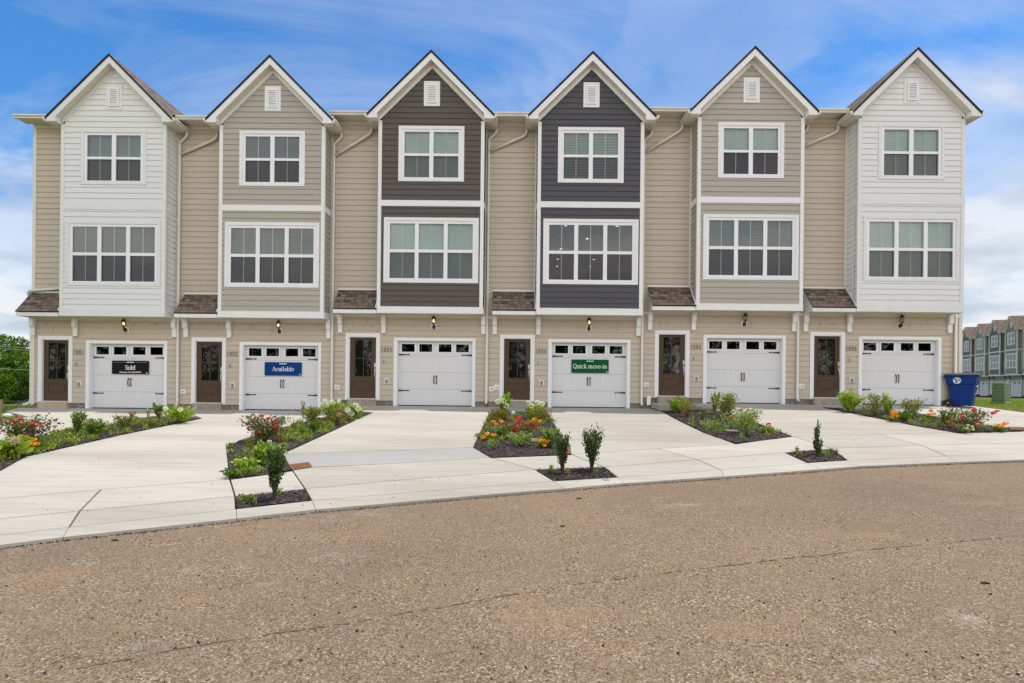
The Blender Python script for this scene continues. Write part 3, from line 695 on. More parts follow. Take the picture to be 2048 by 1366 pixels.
        g = MB(); g.box(-1.845, -1.825, -0.043, -0.04, 2.04, 2.14); g.build('button', BLACK, dbl)
        g = MB(); g.box(-1.812, -1.645, -0.038, -0.012, 1.325, 1.51); oc_ = g.build('outlet_block', TRIM, root, bevel=0.005)
        g = MB(); g.box(-1.775, -1.682, -0.075, -0.038, 1.35, 1.485); g.build('outlet_cover', GREYP, oc_, bevel=0.015)
        if not first:
            for k, (bx, bz) in enumerate([(-3.42, 1.195)] + ([(-3.24, 1.24)] if i == 3 else [])):
                g = MB(); g.box(bx - 0.09, bx + 0.09, -0.036, -0.012, bz - 0.09, bz + 0.09); hb = g.build('hose_bib_block', TRIM, root, bevel=0.005)
                g = MB(); g.tube([(bx + 0.01, -0.03, bz), (bx + 0.01, -0.10, bz - 0.01), (bx + 0.01, -0.12, bz - 0.05)], 0.013, 8); g.tube([(bx - 0.03, -0.08, bz + 0.02), (bx + 0.05, -0.08, bz + 0.02)], 0.01, 6); g.build('tap', NICKEL, hb)
        if spec.get('stepped'):
            g = MB(); g.box(-3.40, -3.27, -0.06, 0.0, 0.50, 0.80); g.build('conduit_cover', VINYL, root, bevel=0.006)
    return root

PITCH = 5.241
SPEC = [
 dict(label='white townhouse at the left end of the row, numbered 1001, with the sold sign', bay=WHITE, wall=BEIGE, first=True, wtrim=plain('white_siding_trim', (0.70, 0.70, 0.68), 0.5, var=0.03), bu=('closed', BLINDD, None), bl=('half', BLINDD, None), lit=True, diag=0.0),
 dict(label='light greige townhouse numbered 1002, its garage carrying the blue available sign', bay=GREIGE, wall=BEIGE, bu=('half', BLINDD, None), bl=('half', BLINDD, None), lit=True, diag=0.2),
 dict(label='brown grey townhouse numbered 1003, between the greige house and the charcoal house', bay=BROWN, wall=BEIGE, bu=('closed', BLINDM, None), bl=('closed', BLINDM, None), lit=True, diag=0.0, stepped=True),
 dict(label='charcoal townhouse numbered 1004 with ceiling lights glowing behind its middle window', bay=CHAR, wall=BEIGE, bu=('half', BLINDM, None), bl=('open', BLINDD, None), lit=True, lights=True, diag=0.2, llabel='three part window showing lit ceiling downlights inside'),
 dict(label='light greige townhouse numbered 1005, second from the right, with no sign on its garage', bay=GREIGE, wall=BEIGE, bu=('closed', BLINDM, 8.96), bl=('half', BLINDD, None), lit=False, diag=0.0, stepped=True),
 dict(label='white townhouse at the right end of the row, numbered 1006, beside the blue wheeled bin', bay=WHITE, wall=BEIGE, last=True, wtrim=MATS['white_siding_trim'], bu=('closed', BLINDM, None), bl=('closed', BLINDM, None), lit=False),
]
for i, sp in enumerate(SPEC):
    sp['group'] = 'attached townhouses in the front row'
    house(i, sp, loc=((i - 2.5) * PITCH, 19.0, 0.2 * (i // 2)))
# signs hung on three of the garage doors
def sign(i, label, mat, name_txt, big, bw, extra=None, brand=True):
    o = thing('garage_sign', label, 'sign', ((i - 2.5) * PITCH - 0.07, 19.105, 0.2 * (i // 2) + 2.0), 0, 'signs on garage doors')
    m = MB(); w, h, r = 0.635, 0.229, 0.03; P = []
    for cx, cz, a in ((w - r, h - r, 0), (-w + r, h - r, 90), (-w + r, -h + r, 180), (w - r, -h + r, 270)):
        P += [(cx + r * math.cos(math.radians(a + k * 22.5)), cz + r * math.sin(math.radians(a + k * 22.5))) for k in range(5)]
    m.prism(P, 'y', -0.006, 0.0); m.build('board', mat, o)
    serif_obj('lettering', big, 0, -0.0065, 0.0 if not extra else -0.005, 0.14, bw, WTXT, o, wt=1.05 if len(big) < 5 else 0.8)
    text_obj('builder_name', name_txt, 0, -0.009, 0.175, 0.032, 0.25, WTXT, o, 0.002)
    if extra:
        text_obj('phone_line', extra, 0, -0.009, -0.165, 0.042, 0.73, WTXT, o, 0.001)
        m = MB(); m.box(-0.57, -0.16, -0.0085, -0.0065, 0.168, 0.176).box(0.16, 0.57, -0.0085, -0.0065, 0.168, 0.176); m.build('rule_line', plain('dull_silver_ink', (0.35, 0.35, 0.36), 0.6), o)
    m = MB(); m.box(0.555, 0.59, -0.0085, -0.0065, -0.2, -0.165); m.build('logo_mark', WTXT, o)
sign(0, 'black sign reading Sold with a phone number, on the leftmost garage door', plain('black_sign_vinyl', (0.008, 0.008, 0.010), 0.6, spec=0.12), 'LENNAR', 'Sold', 0.35, 'Contact: 615-236-8078')
sign(1, 'blue sign reading Available on the second garage door', plain('blue_sign_vinyl', (0.002, 0.04, 0.19), 0.6, spec=0.12), 'LENNAR', 'Available', 0.75)
sign(3, 'green sign reading Quick move-in on the garage door of 1004', plain('green_sign_vinyl', (0.001, 0.085, 0.025), 0.6, spec=0.12), 'LENNAR', 'Quick move-in', 1.17)

# ------------------------------------------------------------------ ground heights
CURB_PX = [(-500, 1158), (-200, 1116), (0, 1090), (126, 1074.2), (312, 1054.5), (474, 1037), (632, 1019), (800, 1004.6), (1000, 987), (1129, 977), (1248, 966.3), (1448, 952.8), (1640, 938.5), (1716, 932.3), (1914, 924.3), (2048, 919.4), (2250, 912.5)]
def road_z(X, Y): return 0.02 * max(-18, min(30, X))
CURB = []
for px, py in CURB_PX:
    a, b = ray(px, py); Y = (EYE - 0.036) / (0.02 * a - b); CURB.append((a * Y, Y))
CXs = [c[0] for c in CURB]; CYs = [c[1] for c in CURB]
def curbY(X):
    if X < CXs[0]: return CYs[0] + (X - CXs[0]) * (CYs[1] - CYs[0]) / (CXs[1] - CXs[0])
    if X > CXs[-1]: return CYs[-1] + (X - CXs[-1]) * (CYs[-1] - CYs[-2]) / (CXs[-1] - CXs[-2])
    return float(np.interp(X, CXs, CYs))
def ss(x, a, b):
    t = max(0.0, min(1.0, (x - a) / (b - a))); return t * t * (3 - 2 * t)
PZ = [0.585, 0.785, 0.985]
XB = [-5.87, 4.61]
def field(k):
    def h(X, Y):
        yc = curbY(X); t = (Y - yc) / max(1.0, 19 - yc); z0 = road_z(X, Y) + 0.036
        zw = 0.785 + 0.019 * max(-12, min(12, X))
        if k is not None:
            u = ss(t, 0.25, 0.75); zw = zw + (PZ[k] - zw) * u
        return z0 + (zw - z0) * min(1.0, max(t, -0.3))
    return h
FS, F0, F1, F2 = field(None), field(0), field(1), field(2)
def at(px, py, h, dz=0.0):
    a, b = ray(px, py); lo, hi = 2.0, 120.0; prev = None; Y = 2.0
    while Y < 120:                                   # march along the ray to the surface
        d = EYE + b * Y - (h(a * Y, Y) + dz)
        if d < 0: break
        lo = Y; Y *= 1.02
    hi = Y
    for _ in range(40):
        m = (lo + hi) / 2
        if EYE + b * m - (h(a * m, m) + dz) < 0: hi = m
        else: lo = m
    Y = (lo + hi) / 2; return Vector((a * Y, Y, h(a * Y, Y) + dz))
def wallp(X, k): return Vector((X, 19.03, PZ[k]))

def conc_mat(name, c0, c1, stain=0.10, sc=1.0):
    m, t, b = newmat(name); oc = objco(t)
    n = N(t, 'ShaderNodeTexNoise', i_Scale=0.45 * sc, i_Detail=6.0, i_Roughness=0.6, i_Distortion=0.4)
    mpn = N(t, 'ShaderNodeMapping'); mpn.inputs['Scale'].default_value = (0.5, 1.6, 1); ln(t, oc, mpn.inputs[0]); ln(t, mpn.outputs[0], n.inputs['Vector'])
    mp3 = N(t, 'ShaderNodeMapping'); mp3.inputs['Scale'].default_value = (0.8, 9.0, 1); ln(t, oc, mp3.inputs[0])
    s = N(t, 'ShaderNodeTexNoise', i_Scale=1.0, i_Detail=4.0); ln(t, mp3.outputs[0], s.inputs['Vector'])
    f = N(t, 'ShaderNodeTexNoise', i_Scale=90.0, i_Detail=2.0); ln(t, oc, f.inputs['Vector'])
    v = math_(t, 'ADD', math_(t, 'MULTIPLY', n.outputs[0], 0.55), math_(t, 'ADD', math_(t, 'MULTIPLY', s.outputs[0], 0.3), math_(t, 'MULTIPLY', f.outputs[0], 0.15)))
    r = ramp(t, [(0.38, c0), (0.58, c1)], v)
    d = N(t, 'ShaderNodeTexNoise', i_Scale=0.33, i_Detail=7.0, i_Roughness=0.7); mp4 = N(t, 'ShaderNodeMapping'); mp4.inputs['Location'].default_value = (7.3, 2.1, 0); ln(t, oc, mp4.inputs[0]); ln(t, mp4.outputs[0], d.inputs['Vector'])
    dr = ramp(t, [(0.55, (0,)*3), (0.74, (1,)*3)], d.outputs[0])
    c = mix(t, math_(t, 'MULTIPLY', dr.outputs[0], stain * 4), r.outputs[0], (0.36, 0.285, 0.20))
    vo = N(t, 'ShaderNodeTexVoronoi', i_Scale=1.7); ln(t, oc, vo.inputs['Vector'])
    sp = ramp(t, [(0.0, (0.25,)*3), (0.018, (0.4,)*3), (0.026, (1,)*3)], vo.outputs['Distance'])
    c = mix(t, 0.8, c, sp.outputs[0], 'MULTIPLY')
    oi = N(t, 'ShaderNodeObjectInfo'); orr = ramp(t, [(0, (0.90, 0.90, 0.885)), (1, (1.05, 1.045, 1.04))], oi.outputs['Random']); c = mix(t, 1.0, c, orr.outputs[0], 'MULTIPLY')
    ln(t, c, b.inputs['Base Color']); b.inputs['Roughness'].default_value = 0.85; b.inputs['Specular IOR Level'].default_value = 0.25
    bump(t, b, f.outputs[0], 0.002, 0.5); return m
CONC = conc_mat('broom_finished_concrete', (0.345, 0.315, 0.262), (0.445, 0.415, 0.36))
CONC2 = conc_mat('curb_concrete', (0.35, 0.32, 0.265), (0.445, 0.415, 0.36), 0.08)
CONCN = conc_mat('newer_grey_concrete', (0.30, 0.29, 0.265), (0.345, 0.335, 0.31), 0.0)

def inset(pts, d):
    n = len(pts); out = []
    area = sum(pts[i][0] * pts[(i + 1) % n][1] - pts[(i + 1) % n][0] * pts[i][1] for i in range(n))
    sg = 1 if area > 0 else -1
    for i in range(n):
        p0, p1, p2 = Vector(pts[i - 1]), Vector(pts[i]), Vector(pts[(i + 1) % n])
        d1, d2 = (p1 - p0).normalized(), (p2 - p1).normalized()
        n1_, n2_ = Vector((-d1.y, d1.x)) * sg, Vector((-d2.y, d2.x)) * sg
        b = n1_ + n2_; L = b.length
        if L < 0.3: out.append(tuple(p1 + n1_ * d)); continue
        b.normalize(); out.append(tuple(p1 + b * d / max(0.5, b.dot(n1_))))
    return out
def sheet(name, poly2, zf, mat, skirt=0.15, step=0.6, jit=0.0, parent=None, dens=None):
    """triangulated surface filling a ground polygon; height from zf; sides drop by skirt"""
    xs = [p[0] for p in poly2]; ys = [p[1] for p in poly2]
    b = []
    n = len(poly2)
    for i in range(n):
        p, q = Vector(poly2[i]), Vector(poly2[(i + 1) % n]); k = max(1, int((q - p).length / step))
        for j in range(k): b.append(p.lerp(q, j / k))
    def inside(x, y):
        c = False
        for i in range(n):
            (x1, y1), (x2, y2) = poly2[i], poly2[(i + 1) % n]
            if (y1 > y) != (y2 > y) and x < (x2 - x1) * (y - y1) / (y2 - y1) + x1: c = not c
        return c
    pts = [Vector((p.x, p.y)) for p in b]; nb = len(pts)
    y = min(ys)
    while y < max(ys):
        x = min(xs)
        while x < max(xs):
            xx, yy = x + rng.uniform(-.15, .15) * step, y + rng.uniform(-.15, .15) * step
            if inside(xx, yy) and min((Vector((xx, yy)) - q).length for q in pts[:nb]) > step * 0.3: pts.append(Vector((xx, yy)))
            x += step
        y += step
    V, E_, Fc, _, _, _ = delaunay_2d_cdt(pts, [(i, (i + 1) % nb) for i in range(nb)], [tuple(range(nb))], 1, 1e-5)
    mb = MB()
    mb.v = [(v.x, v.y, zf(v.x, v.y) + (rng.uniform(0, jit) if jit else 0)) for v in V]
    for f in Fc: mb.f.append(tuple(f)); mb.m.append(0)
    if skirt:
        m0 = len(mb.v); ring = [(p.x, p.y, zf(p.x, p.y)) for p in b]
        mb.v += ring + [(p[0], p[1], p[2] - skirt) for p in ring]
        for i in range(nb):
            j = (i + 1) % nb; mb.f.append((m0 + i, m0 + j, m0 + nb + j, m0 + nb + i)); mb.m.append(0)
    return mb.build(name, mat, parent)
PANELS = []
def panel(name, pxs, h, mat=CONC, gap=0.011, skirt=0.16):
    P = [(p.x, p.y) if isinstance(p, Vector) else tuple(at(p[0], p[1], h)[:2]) for p in pxs]
    if name == 'driveway': PANELS.append(P)
    return struct(sheet(name, inset(P, gap), h, mat, skirt))
W = wallp
panel('driveway', [W(-16.9, 0), (10, 822), (57, 833.5), (0, 845.5), (-60, 858), (-160, 925), (0, 888), (122, 865), (212, 851), (305, 832.5), (386, 829), W(-9.55, 0), ], F0)
panel('driveway', [W(-9.55, 0), (386, 829), (402.8, 836.6), (244, 869), (50, 913), (0, 941), (-160, 1018), (0, 997.3), (202, 979), (460, 958.5), (452.8, 892.3), (487, 879), (563, 856), (612.7, 843.8), (660, 831), (688, 825), W(XB[0], 0)], F0)
panel('driveway', [W(XB[0], 1), (694, 820.5), (747, 824.7), (565, 907.5), (948, 894), (972, 840.6), (979, 826), (1021, 823), W(0.0, 1)], F1)
panel('driveway_apron', [(565, 907.5), (948, 894), (982.6, 915), (800, 926.2), (625, 934), (582, 939)], F1, CONCN)
panel('driveway', [W(0.0, 1), (1021, 823), (1095, 826), (1098.6, 831), (1142.5, 909), (1199, 904.8), (1316, 897), (1472, 887.6), (1406.6, 864.6), (1361.5, 843), (1319.5, 820), W(XB[1], 1)], F1)
panel('driveway', [W(XB[1], 2), (1318.5, 811), (1392, 814), (1423, 817.5), (1505, 842), (1542, 856.4), (1586, 873.2), (1720, 870), (1759.5, 868.6), (1917, 865.6), (1839, 852.6), (1691.8, 823.7), (1646, 814.8), W(9.9, 2)], F2)
panel('driveway', [W(9.9, 2), (1646, 814.8), (1780, 822), (1849, 829), (1966.7, 851.6), (2048, 859), (2250, 880), (2250, 842), (2048, 825), (1950, 812.5), W(15.3, 2)], F2)
# pavement panels
panel('pavement', [(-160, 1018), (0, 997.3), (202, 979), (160, 1021.7), (0, 1037.6), (-160, 1056)], FS)
panel('pavement', [(202, 979), (460, 958.5), (470, 992), (160, 1021.7)], FS)
panel('pavement', [(460, 958.5), (527, 949.4), (585, 941), (610, 977.5), (470, 992)], FS)
panel('pavement', [(585, 941), (625, 934.5), (800, 926.2), (982.6, 915), (1069, 939), (800, 960), (610, 977.5)], FS)
panel('pavement', [(982.6, 915), (1142, 909), (1208.5, 934), (1069, 939)], FS)
panel('pavement', [(1142.5, 909), (1199, 904.8), (1316, 897), (1395, 919), (1300, 927), (1208.5, 934)], FS)
panel('pavement', [(1316, 897), (1472, 887.6), (1586, 873.2), (1663, 897), (1568.7, 905), (1395, 919)], FS)
panel('pavement', [(1586, 873.2), (1720, 870), (1759.5, 868.6), (1843, 890.5), (1663, 897)], FS)
panel('pavement', [(1759.5, 868.6), (1917, 865.6), (2046, 862.6), (2250, 858), (2250, 879), (2048, 885.5), (1843, 890.5)], FS)
panel('verge_slab', [(-160, 1056), (0, 1037.6), (160, 1021.7), (138, 1054.7), (0, 1070.5), (-160, 1091)], FS, CONC2)
panel('verge_slab', [(160, 1021.7), (470, 992), (472, 1018.5), (138, 1054.7)], FS, CONC2)
panel('verge_slab', [(610, 977.5), (800, 960), (1069, 939), (1108, 962.5), (900, 978.6), (800, 986.5), (624, 1001.5)], FS, CONC2)
panel('verge_slab', [(1208.5, 934), (1300, 927), (1395, 919), (1442, 939.5), (1300, 950.7), (1236, 955)], FS, CONC2)
panel('verge_slab', [(1395, 919), (1568.7, 905), (1614.8, 926), (1442, 939.5)], FS, CONC2)
panel('verge_slab', [(1663, 897), (1843, 890.5), (1893, 912.4), (1695, 920.8)], FS, CONC2)
panel('verge_slab', [(1843, 890.5), (2048, 885.5), (2250, 879), (2250, 899.5), (2048, 906.4), (1893, 912.4)], FS, CONC2)
J1 = [(-160, 1091), (0, 1070.5), (138, 1054.7), (472, 1018.5), (624, 1001.5), (800, 986.5), (900, 978.6), (1108, 962.5), (1236, 955), (1300, 950.7), (1442, 939.5), (1614.8, 926), (1695, 920.8), (1893, 912.4), (2048, 906.4), (2250, 899.5)]
cuts = [(-160, 1111, -160), (138, 1072.6, 126), (472, 1037, 474), (624, 1019, 632), (1108, 977, 1129), (1236, 966.3, 1248), (1442, 952.8, 1448), (1614.8, 938.5, 1640), (1695, 932.3, 1716), (1893, 924.3, 1914), (2250, 912.5, 2250)]
for a, b in zip(cuts[:-1], cuts[1:]):
    up = [p for p in J1 if a[0] <= p[0] <= b[0]]; lo = [p for p in CURB_PX if a[2] <= p[0] <= b[2]]
    if not any(abs(p[0] - a[2]) < 1 for p in lo): lo = [(a[2], a[1])] + lo
    if not any(abs(p[0] - b[2]) < 1 for p in lo): lo = lo + [(b[2], b[1])]
    panel('curb', up + lo[::-1], FS, CONC2, 0.003, 0.2)

# terrain: one sheet out to the horizon
def pz_step(X):
    return PZ[0] + 0.2 * ss(X, XB[0] + 0.2, XB[0] + 1.2) + 0.2 * ss(X, XB[1] + 0.2, XB[1] + 1.2)
def terrain(X, Y):
    yc = curbY(max(-40, min(40, X)))
    if Y < yc: return road_z(X, Y) - 0.10
    t = (Y - yc) / max(1.0, 19 - yc)
    zs_ = 0.785 + 0.019 * max(-12, min(12, X)); u = ss(t, 0.25, 0.75)
    z0 = road_z(X, Y) + 0.036; zb = z0 + (zs_ + (pz_step(X) - zs_) * u - z0) * min(1, t)
    if Y > 19:
        l = np.interp(Y, [19, 35, 60, 80, 140, 600], [0, -0.57, -2.33, -3.1, -3.4, -4]); r = np.interp(Y, [19, 70, 100, 600], [0, -0.36, -0.40, -3])
        w = ss(X, -25, 25); zb += l * (1 - w) + r * w
    # keep the base under the slabs
    lo = 0.03 + 0.06 * (ss(X, -15.5, -14.5) * (1 - ss(X, 15.5, 16.5))) * (Y < 19.2)
    return zb - lo
def grass_mat():
    m, t, b = newmat('lawn_grass'); oc = objco(t)
    n = N(t, 'ShaderNodeTexNoise', i_Scale=0.35, i_Detail=8.0, i_Roughness=0.7); ln(t, oc, n.inputs['Vector'])
    f = N(t, 'ShaderNodeTexNoise', i_Scale=9.0, i_Detail=4.0); ln(t, oc, f.inputs['Vector'])
    v = math_(t, 'ADD', math_(t, 'MULTIPLY', n.outputs[0], 0.6), math_(t, 'MULTIPLY', f.outputs[0], 0.4))
    r = ramp(t, [(0.34, (0.085, 0.085, 0.02)), (0.5, (0.10, 0.12, 0.022)), (0.66, (0.17, 0.15, 0.045))], v)
    ln(t, r.outputs[0], b.inputs['Base Color']); b.inputs['Roughness'].default_value = 0.95; b.inputs['Specular IOR Level'].default_value = 0.1
    bump(t, b, f.outputs[0], 0.03, 0.8); return m
gm = grass_mat()
xs = sorted(set(list(np.arange(-40, 40.1, 1.0)) + list(np.arange(-120, -39, 5.0)) + list(np.arange(40, 121, 5.0)) + [-2500, -1500, -800, -400, -250, -160, 160, 250, 400, 800, 1500, 2500]))
ys = sorted(set(list(np.arange(-2, 40.1, 1.0)) + list(np.arange(40, 130, 5.0)) + [-600, -200, -80, -40, -20, -10, -5, 160, 200, 300, 500, 900, 1500, 2500]))
g = MB(); g.v = [(x, y, terrain(x, y)) for y in ys for x in xs]; nx = len(xs)
for j in range(len(ys) - 1):
    for i in range(nx - 1): g.f.append((j * nx + i, j * nx + i + 1, (j + 1) * nx + i + 1, (j + 1) * nx + i)); g.m.append(0)
struct(g.build('ground', gm, smooth=True))

# road
def road_mat():
    m, t, b = newmat('worn_chip_asphalt'); oc = objco(t)
    v = N(t, 'ShaderNodeTexVoronoi', i_Scale=98.0, i_Randomness=1.0); ln(t, oc, v.inputs['Vector'])
    v2 = N(t, 'ShaderNodeTexVoronoi', i_Scale=190.0); ln(t, oc, v2.inputs['Vector'])
    sc = N(t, 'ShaderNodeSeparateColor'); ln(t, v.outputs['Color'], sc.inputs[0])
    r = ramp(t, [(0.0, (0.040, 0.027, 0.018)), (0.16, (0.11, 0.074, 0.045)), (0.5, (0.195, 0.136, 0.083)), (0.78, (0.25, 0.179, 0.112)), (0.93, (0.32, 0.262, 0.19)), (1.0, (0.45, 0.41, 0.33))], sc.outputs[0])
    sc2 = N(t, 'ShaderNodeSeparateColor'); ln(t, v2.outputs['Color'], sc2.inputs[0])
    r2 = ramp(t, [(0.0, (0.045, 0.030, 0.020)), (0.5, (0.195, 0.136, 0.083)), (1.0, (0.31, 0.24, 0.165))], sc2.outputs[0])
    fine = N(t, 'ShaderNodeTexNoise', i_Scale=3.0, i_Detail=5.0); ln(t, oc, fine.inputs['Vector'])
    fm = ramp(t, [(0.40, (0.2,)*3), (0.65, (1,)*3)], fine.outputs[0])
    c = mix(t, math_(t, 'MULTIPLY', fm.outputs[0], 0.6), r.outputs[0], r2.outputs[0])
    big = N(t, 'ShaderNodeTexNoise', i_Scale=0.22, i_Detail=6.0, i_Roughness=0.65); ln(t, oc, big.inputs['Vector'])
    br = ramp(t, [(0.36, (0.93, 0.93, 0.94)), (0.64, (1.20, 1.17, 1.11))], big.outputs[0]); c = mix(t, 1.0, c, br.outputs[0], 'MULTIPLY')
    # orange silt washed over the surface
    si = N(t, 'ShaderNodeTexNoise', i_Scale=0.9, i_Detail=7.0, i_Roughness=0.75, i_Distortion=0.5); mpn = N(t, 'ShaderNodeMapping'); mpn.inputs['Scale'].default_value = (0.5, 1.1, 1); mpn.inputs['Rotation'].default_value = (0, 0, -0.35); ln(t, oc, mpn.inputs[0]); ln(t, mpn.outputs[0], si.inputs['Vector'])
    sr = ramp(t, [(0.55, (0,)*3), (0.70, (0.5,)*3)], si.outputs[0]); c = mix(t, sr.outputs[0], c, (0.31, 0.205, 0.12))
    # pale dried slurry
    pl = N(t, 'ShaderNodeTexNoise', i_Scale=1.3, i_Detail=8.0, i_Roughness=0.8); mp5 = N(t, 'ShaderNodeMapping'); mp5.inputs['Location'].default_value = (3.7, 9.1, 0); mp5.inputs['Scale'].default_value = (0.6, 1.4, 1); ln(t, oc, mp5.inputs[0]); ln(t, mp5.outputs[0], pl.inputs['Vector'])
    sp = N(t, 'ShaderNodeSeparateXYZ'); ln(t, oc, sp.inputs[0])
    edge = N(t, 'ShaderNodeTexNoise', i_Scale=9.0, i_Detail=8.0, i_Roughness=0.8); ln(t, oc, edge.inputs['Vector'])
    for cols, thr, lst in (((0.34, 0.35, 0.33), 0.55, [(670, 1112, .5, .16), (625, 1141, .25, .08), (389, 1139, .3, .07), (480, 1137, .25, .07), (533, 1170, .2, .06), (290, 1288, .3, .05), (709, 1030, 1.3, .25), (150, 1130, .3, .1)]), ((0.32, 0.20, 0.105), 0.5, [(259, 1252, .25, .07), (804, 1181, .25, .08), (724, 1067, .7, .16), (358, 1200, .3, .07), (90, 1150, .6, .15), (560, 1050, .9, .1)]), ((0.40, 0.34, 0.26), 0.5, [(1745, 1330, .22, .06), (1925, 1238, .22, .09), (1360, 1010, .6, .1)])):
        for (px, py, rx, ry) in lst:
            q = at(px, py, road_z)
            ex = math_(t, 'DIVIDE', math_(t, 'ADD', math_(t, 'SUBTRACT', sp.outputs[0], q.x), math_(t, 'MULTIPLY', math_(t, 'SUBTRACT', sp.outputs[1], q.y), 0.3)), rx)
            ey = math_(t, 'DIVIDE', math_(t, 'ADD', math_(t, 'SUBTRACT', sp.outputs[1], q.y), math_(t, 'MULTIPLY', math_(t, 'SUBTRACT', sp.outputs[0], q.x), -0.3)), ry * 1.8)
            d2 = math_(t, 'ADD', math_(t, 'MULTIPLY', ex, ex), math_(t, 'MULTIPLY', ey, ey))
            v_ = math_(t, 'SUBTRACT', math_(t, 'MULTIPLY', edge.outputs[0], 2.4), math_(t, 'ADD', math_(t, 'MULTIPLY', d2, 0.45), 0.98 + (0.12 if thr > .5 else 0)))
            mr = ramp(t, [(0.0, (0,)*3), (0.5, (0.55,)*3)], v_); c = mix(t, mr.outputs[0], c, cols)
    ln(t, c, b.inputs['Base Color']); b.inputs['Roughness'].default_value = 0.9; b.inputs['Specular IOR Level'].default_value = 0.2
    h = math_(t, 'ADD', v.outputs['Distance'], math_(t, 'MULTIPLY', v2.outputs['Distance'], 0.4)); bump(t, b, h, 0.004, 0.8); return m
RM = road_mat()
g = MB(); X_ = [-60, -30, -18, -12, -8, -5, -3, -1, 1, 3, 5, 8, 11, 15, 20, 30, 60]
rows = []
for X in X_:
    yc = curbY(X); rows.append([(X, y, road_z(X, y)) for y in (-40, -15, -5, -1, 1, 3)] + [(X, max(3.2, yc * 0.7 + 1), road_z(X, yc)), (X, max(3.4, yc + 0.1), road_z(X, yc))] if yc > 3.2 else [(X, y, road_z(X, y)) for y in (-40, -15, -5, -3, -2, -1, -0.5, max(yc + 0.1, -0.4))])
for a, b in zip(rows[:-1], rows[1:]):
    for k in range(7): g.face([a[k], b[k], b[k + 1], a[k + 1]])
road = struct(g.build('road', RM))
# paving seam that wanders across the road
sm = plain('seam_dirt', (0.125, 0.085, 0.054), 0.95, var=0.4, scale=30)
g = MB(); pts = [(150, 1340), (350, 1303), (560, 1264), (780, 1230), (1024, 1189), (1300, 1150), (1600, 1113), (1850, 1088), (2090, 1067)]
P = [at(x, y, road_z) for x, y in pts]; L = []
for a, b in zip(P[:-1], P[1:]):
    n = int((b - a).length / 0.05)
    for k in range(n): L.append(a.lerp(b, k / n))
off = 0; prev = None
for k, p in enumerate(L):
    off = off * 0.9 + rng.gauss(0, 0.006); w = max(0.0015, 0.004 + rng.gauss(0, 0.005)); d = (L[min(k + 1, len(L) - 1)] - L[max(k - 1, 0)]).normalized(); nn = Vector((-d.y, d.x, 0))
    q = (p + nn * (off + w) + Vector((0, 0, 0.004)), p + nn * (off - w) + Vector((0, 0, 0.004)))
    if prev and rng.random() > 0.2: g.face([prev[0], prev[1], q[1], q[0]])
    prev = q
struct(g.build('road_seam', sm))

# ------------------------------------------------------------------ mulch beds
def mulch_mat():
    m, t, b = newmat('bark_mulch'); oc = objco(t)
    v = N(t, 'ShaderNodeTexVoronoi', i_Scale=38.0); mpn = N(t, 'ShaderNodeMapping'); mpn.inputs['Scale'].default_value = (0.6, 1.3, 1); ln(t, oc, mpn.inputs[0]); ln(t, mpn.outputs[0], v.inputs['Vector'])
    sc = N(t, 'ShaderNodeSeparateColor'); ln(t, v.outputs['Color'], sc.inputs[0])
    r = ramp(t, [(0, (0.008, 0.006, 0.005)), (0.6, (0.028, 0.019, 0.015)), (0.9, (0.06, 0.042, 0.032)), (1, (0.16, 0.13, 0.11))], sc.outputs[0])
    ln(t, r.outputs[0], b.inputs['Base Color']); b.inputs['Roughness'].default_value = 0.95; bump(t, b, v.outputs['Distance'], 0.02, 1.0); return m
MUL = mulch_mat()
CHIP = None
def chip_mat():
    m, t, b = newmat('wood_chips'); gi = N(t, 'ShaderNodeNewGeometry')
    r = ramp(t, [(0, (0.008, 0.006, 0.005)), (0.55, (0.03, 0.021, 0.017)), (0.88, (0.07, 0.048, 0.036)), (0.98, (0.25, 0.21, 0.18))], gi.outputs['Random Per Island'])
    ln(t, r.outputs[0], b.inputs['Base Color']); b.inputs['Roughness'].default_value = 0.9; return m
CHIP = chip_mat()
def leaf_quads(name, mat, cen, nor, size, parent=None, aspect=0.5, seed=1):
    """many small folded leaves as one mesh: cen (n,3) centres, nor (n,3) leaf directions"""
    n = len(cen); r = np.random.default_rng(seed); cen = np.asarray(cen, float); nor = np.asarray(nor, float)
    d = nor + r.normal(0, 0.45, (n, 3)); d /= np.linalg.norm(d, axis=1)[:, None] + 1e-9
    a = np.cross(d, r.normal(0, 1, (n, 3))); a /= np.linalg.norm(a, axis=1)[:, None] + 1e-9
    s = (np.asarray(size) * r.uniform(0.65, 1.25, n))[:, None] if np.ndim(size) else (size * r.uniform(0.65, 1.25, n))[:, None]
    b = np.cross(d, a)
    v = np.stack([cen - d * s * 0.5, cen + a * s * aspect * 0.5 + b * s * 0.06, cen + d * s * 0.5, cen - a * s * aspect * 0.5 + b * s * 0.06], 1).reshape(-1, 3)
    me = bpy.data.meshes.new(name); me.vertices.add(4 * n); me.vertices.foreach_set('co', v.ravel())
    me.loops.add(4 * n); me.loops.foreach_set('vertex_index', np.arange(4 * n)); me.polygons.add(n); me.polygons.foreach_set('loop_start', np.arange(0, 4 * n, 4)); me.polygons.foreach_set('loop_total', np.full(n, 4))
    me.materials.append(mat); me.update(); me.validate()
    o = bpy.data.objects.new(name, me); COL.objects.link(o)
    if parent is not None: o.parent = parent
    return o
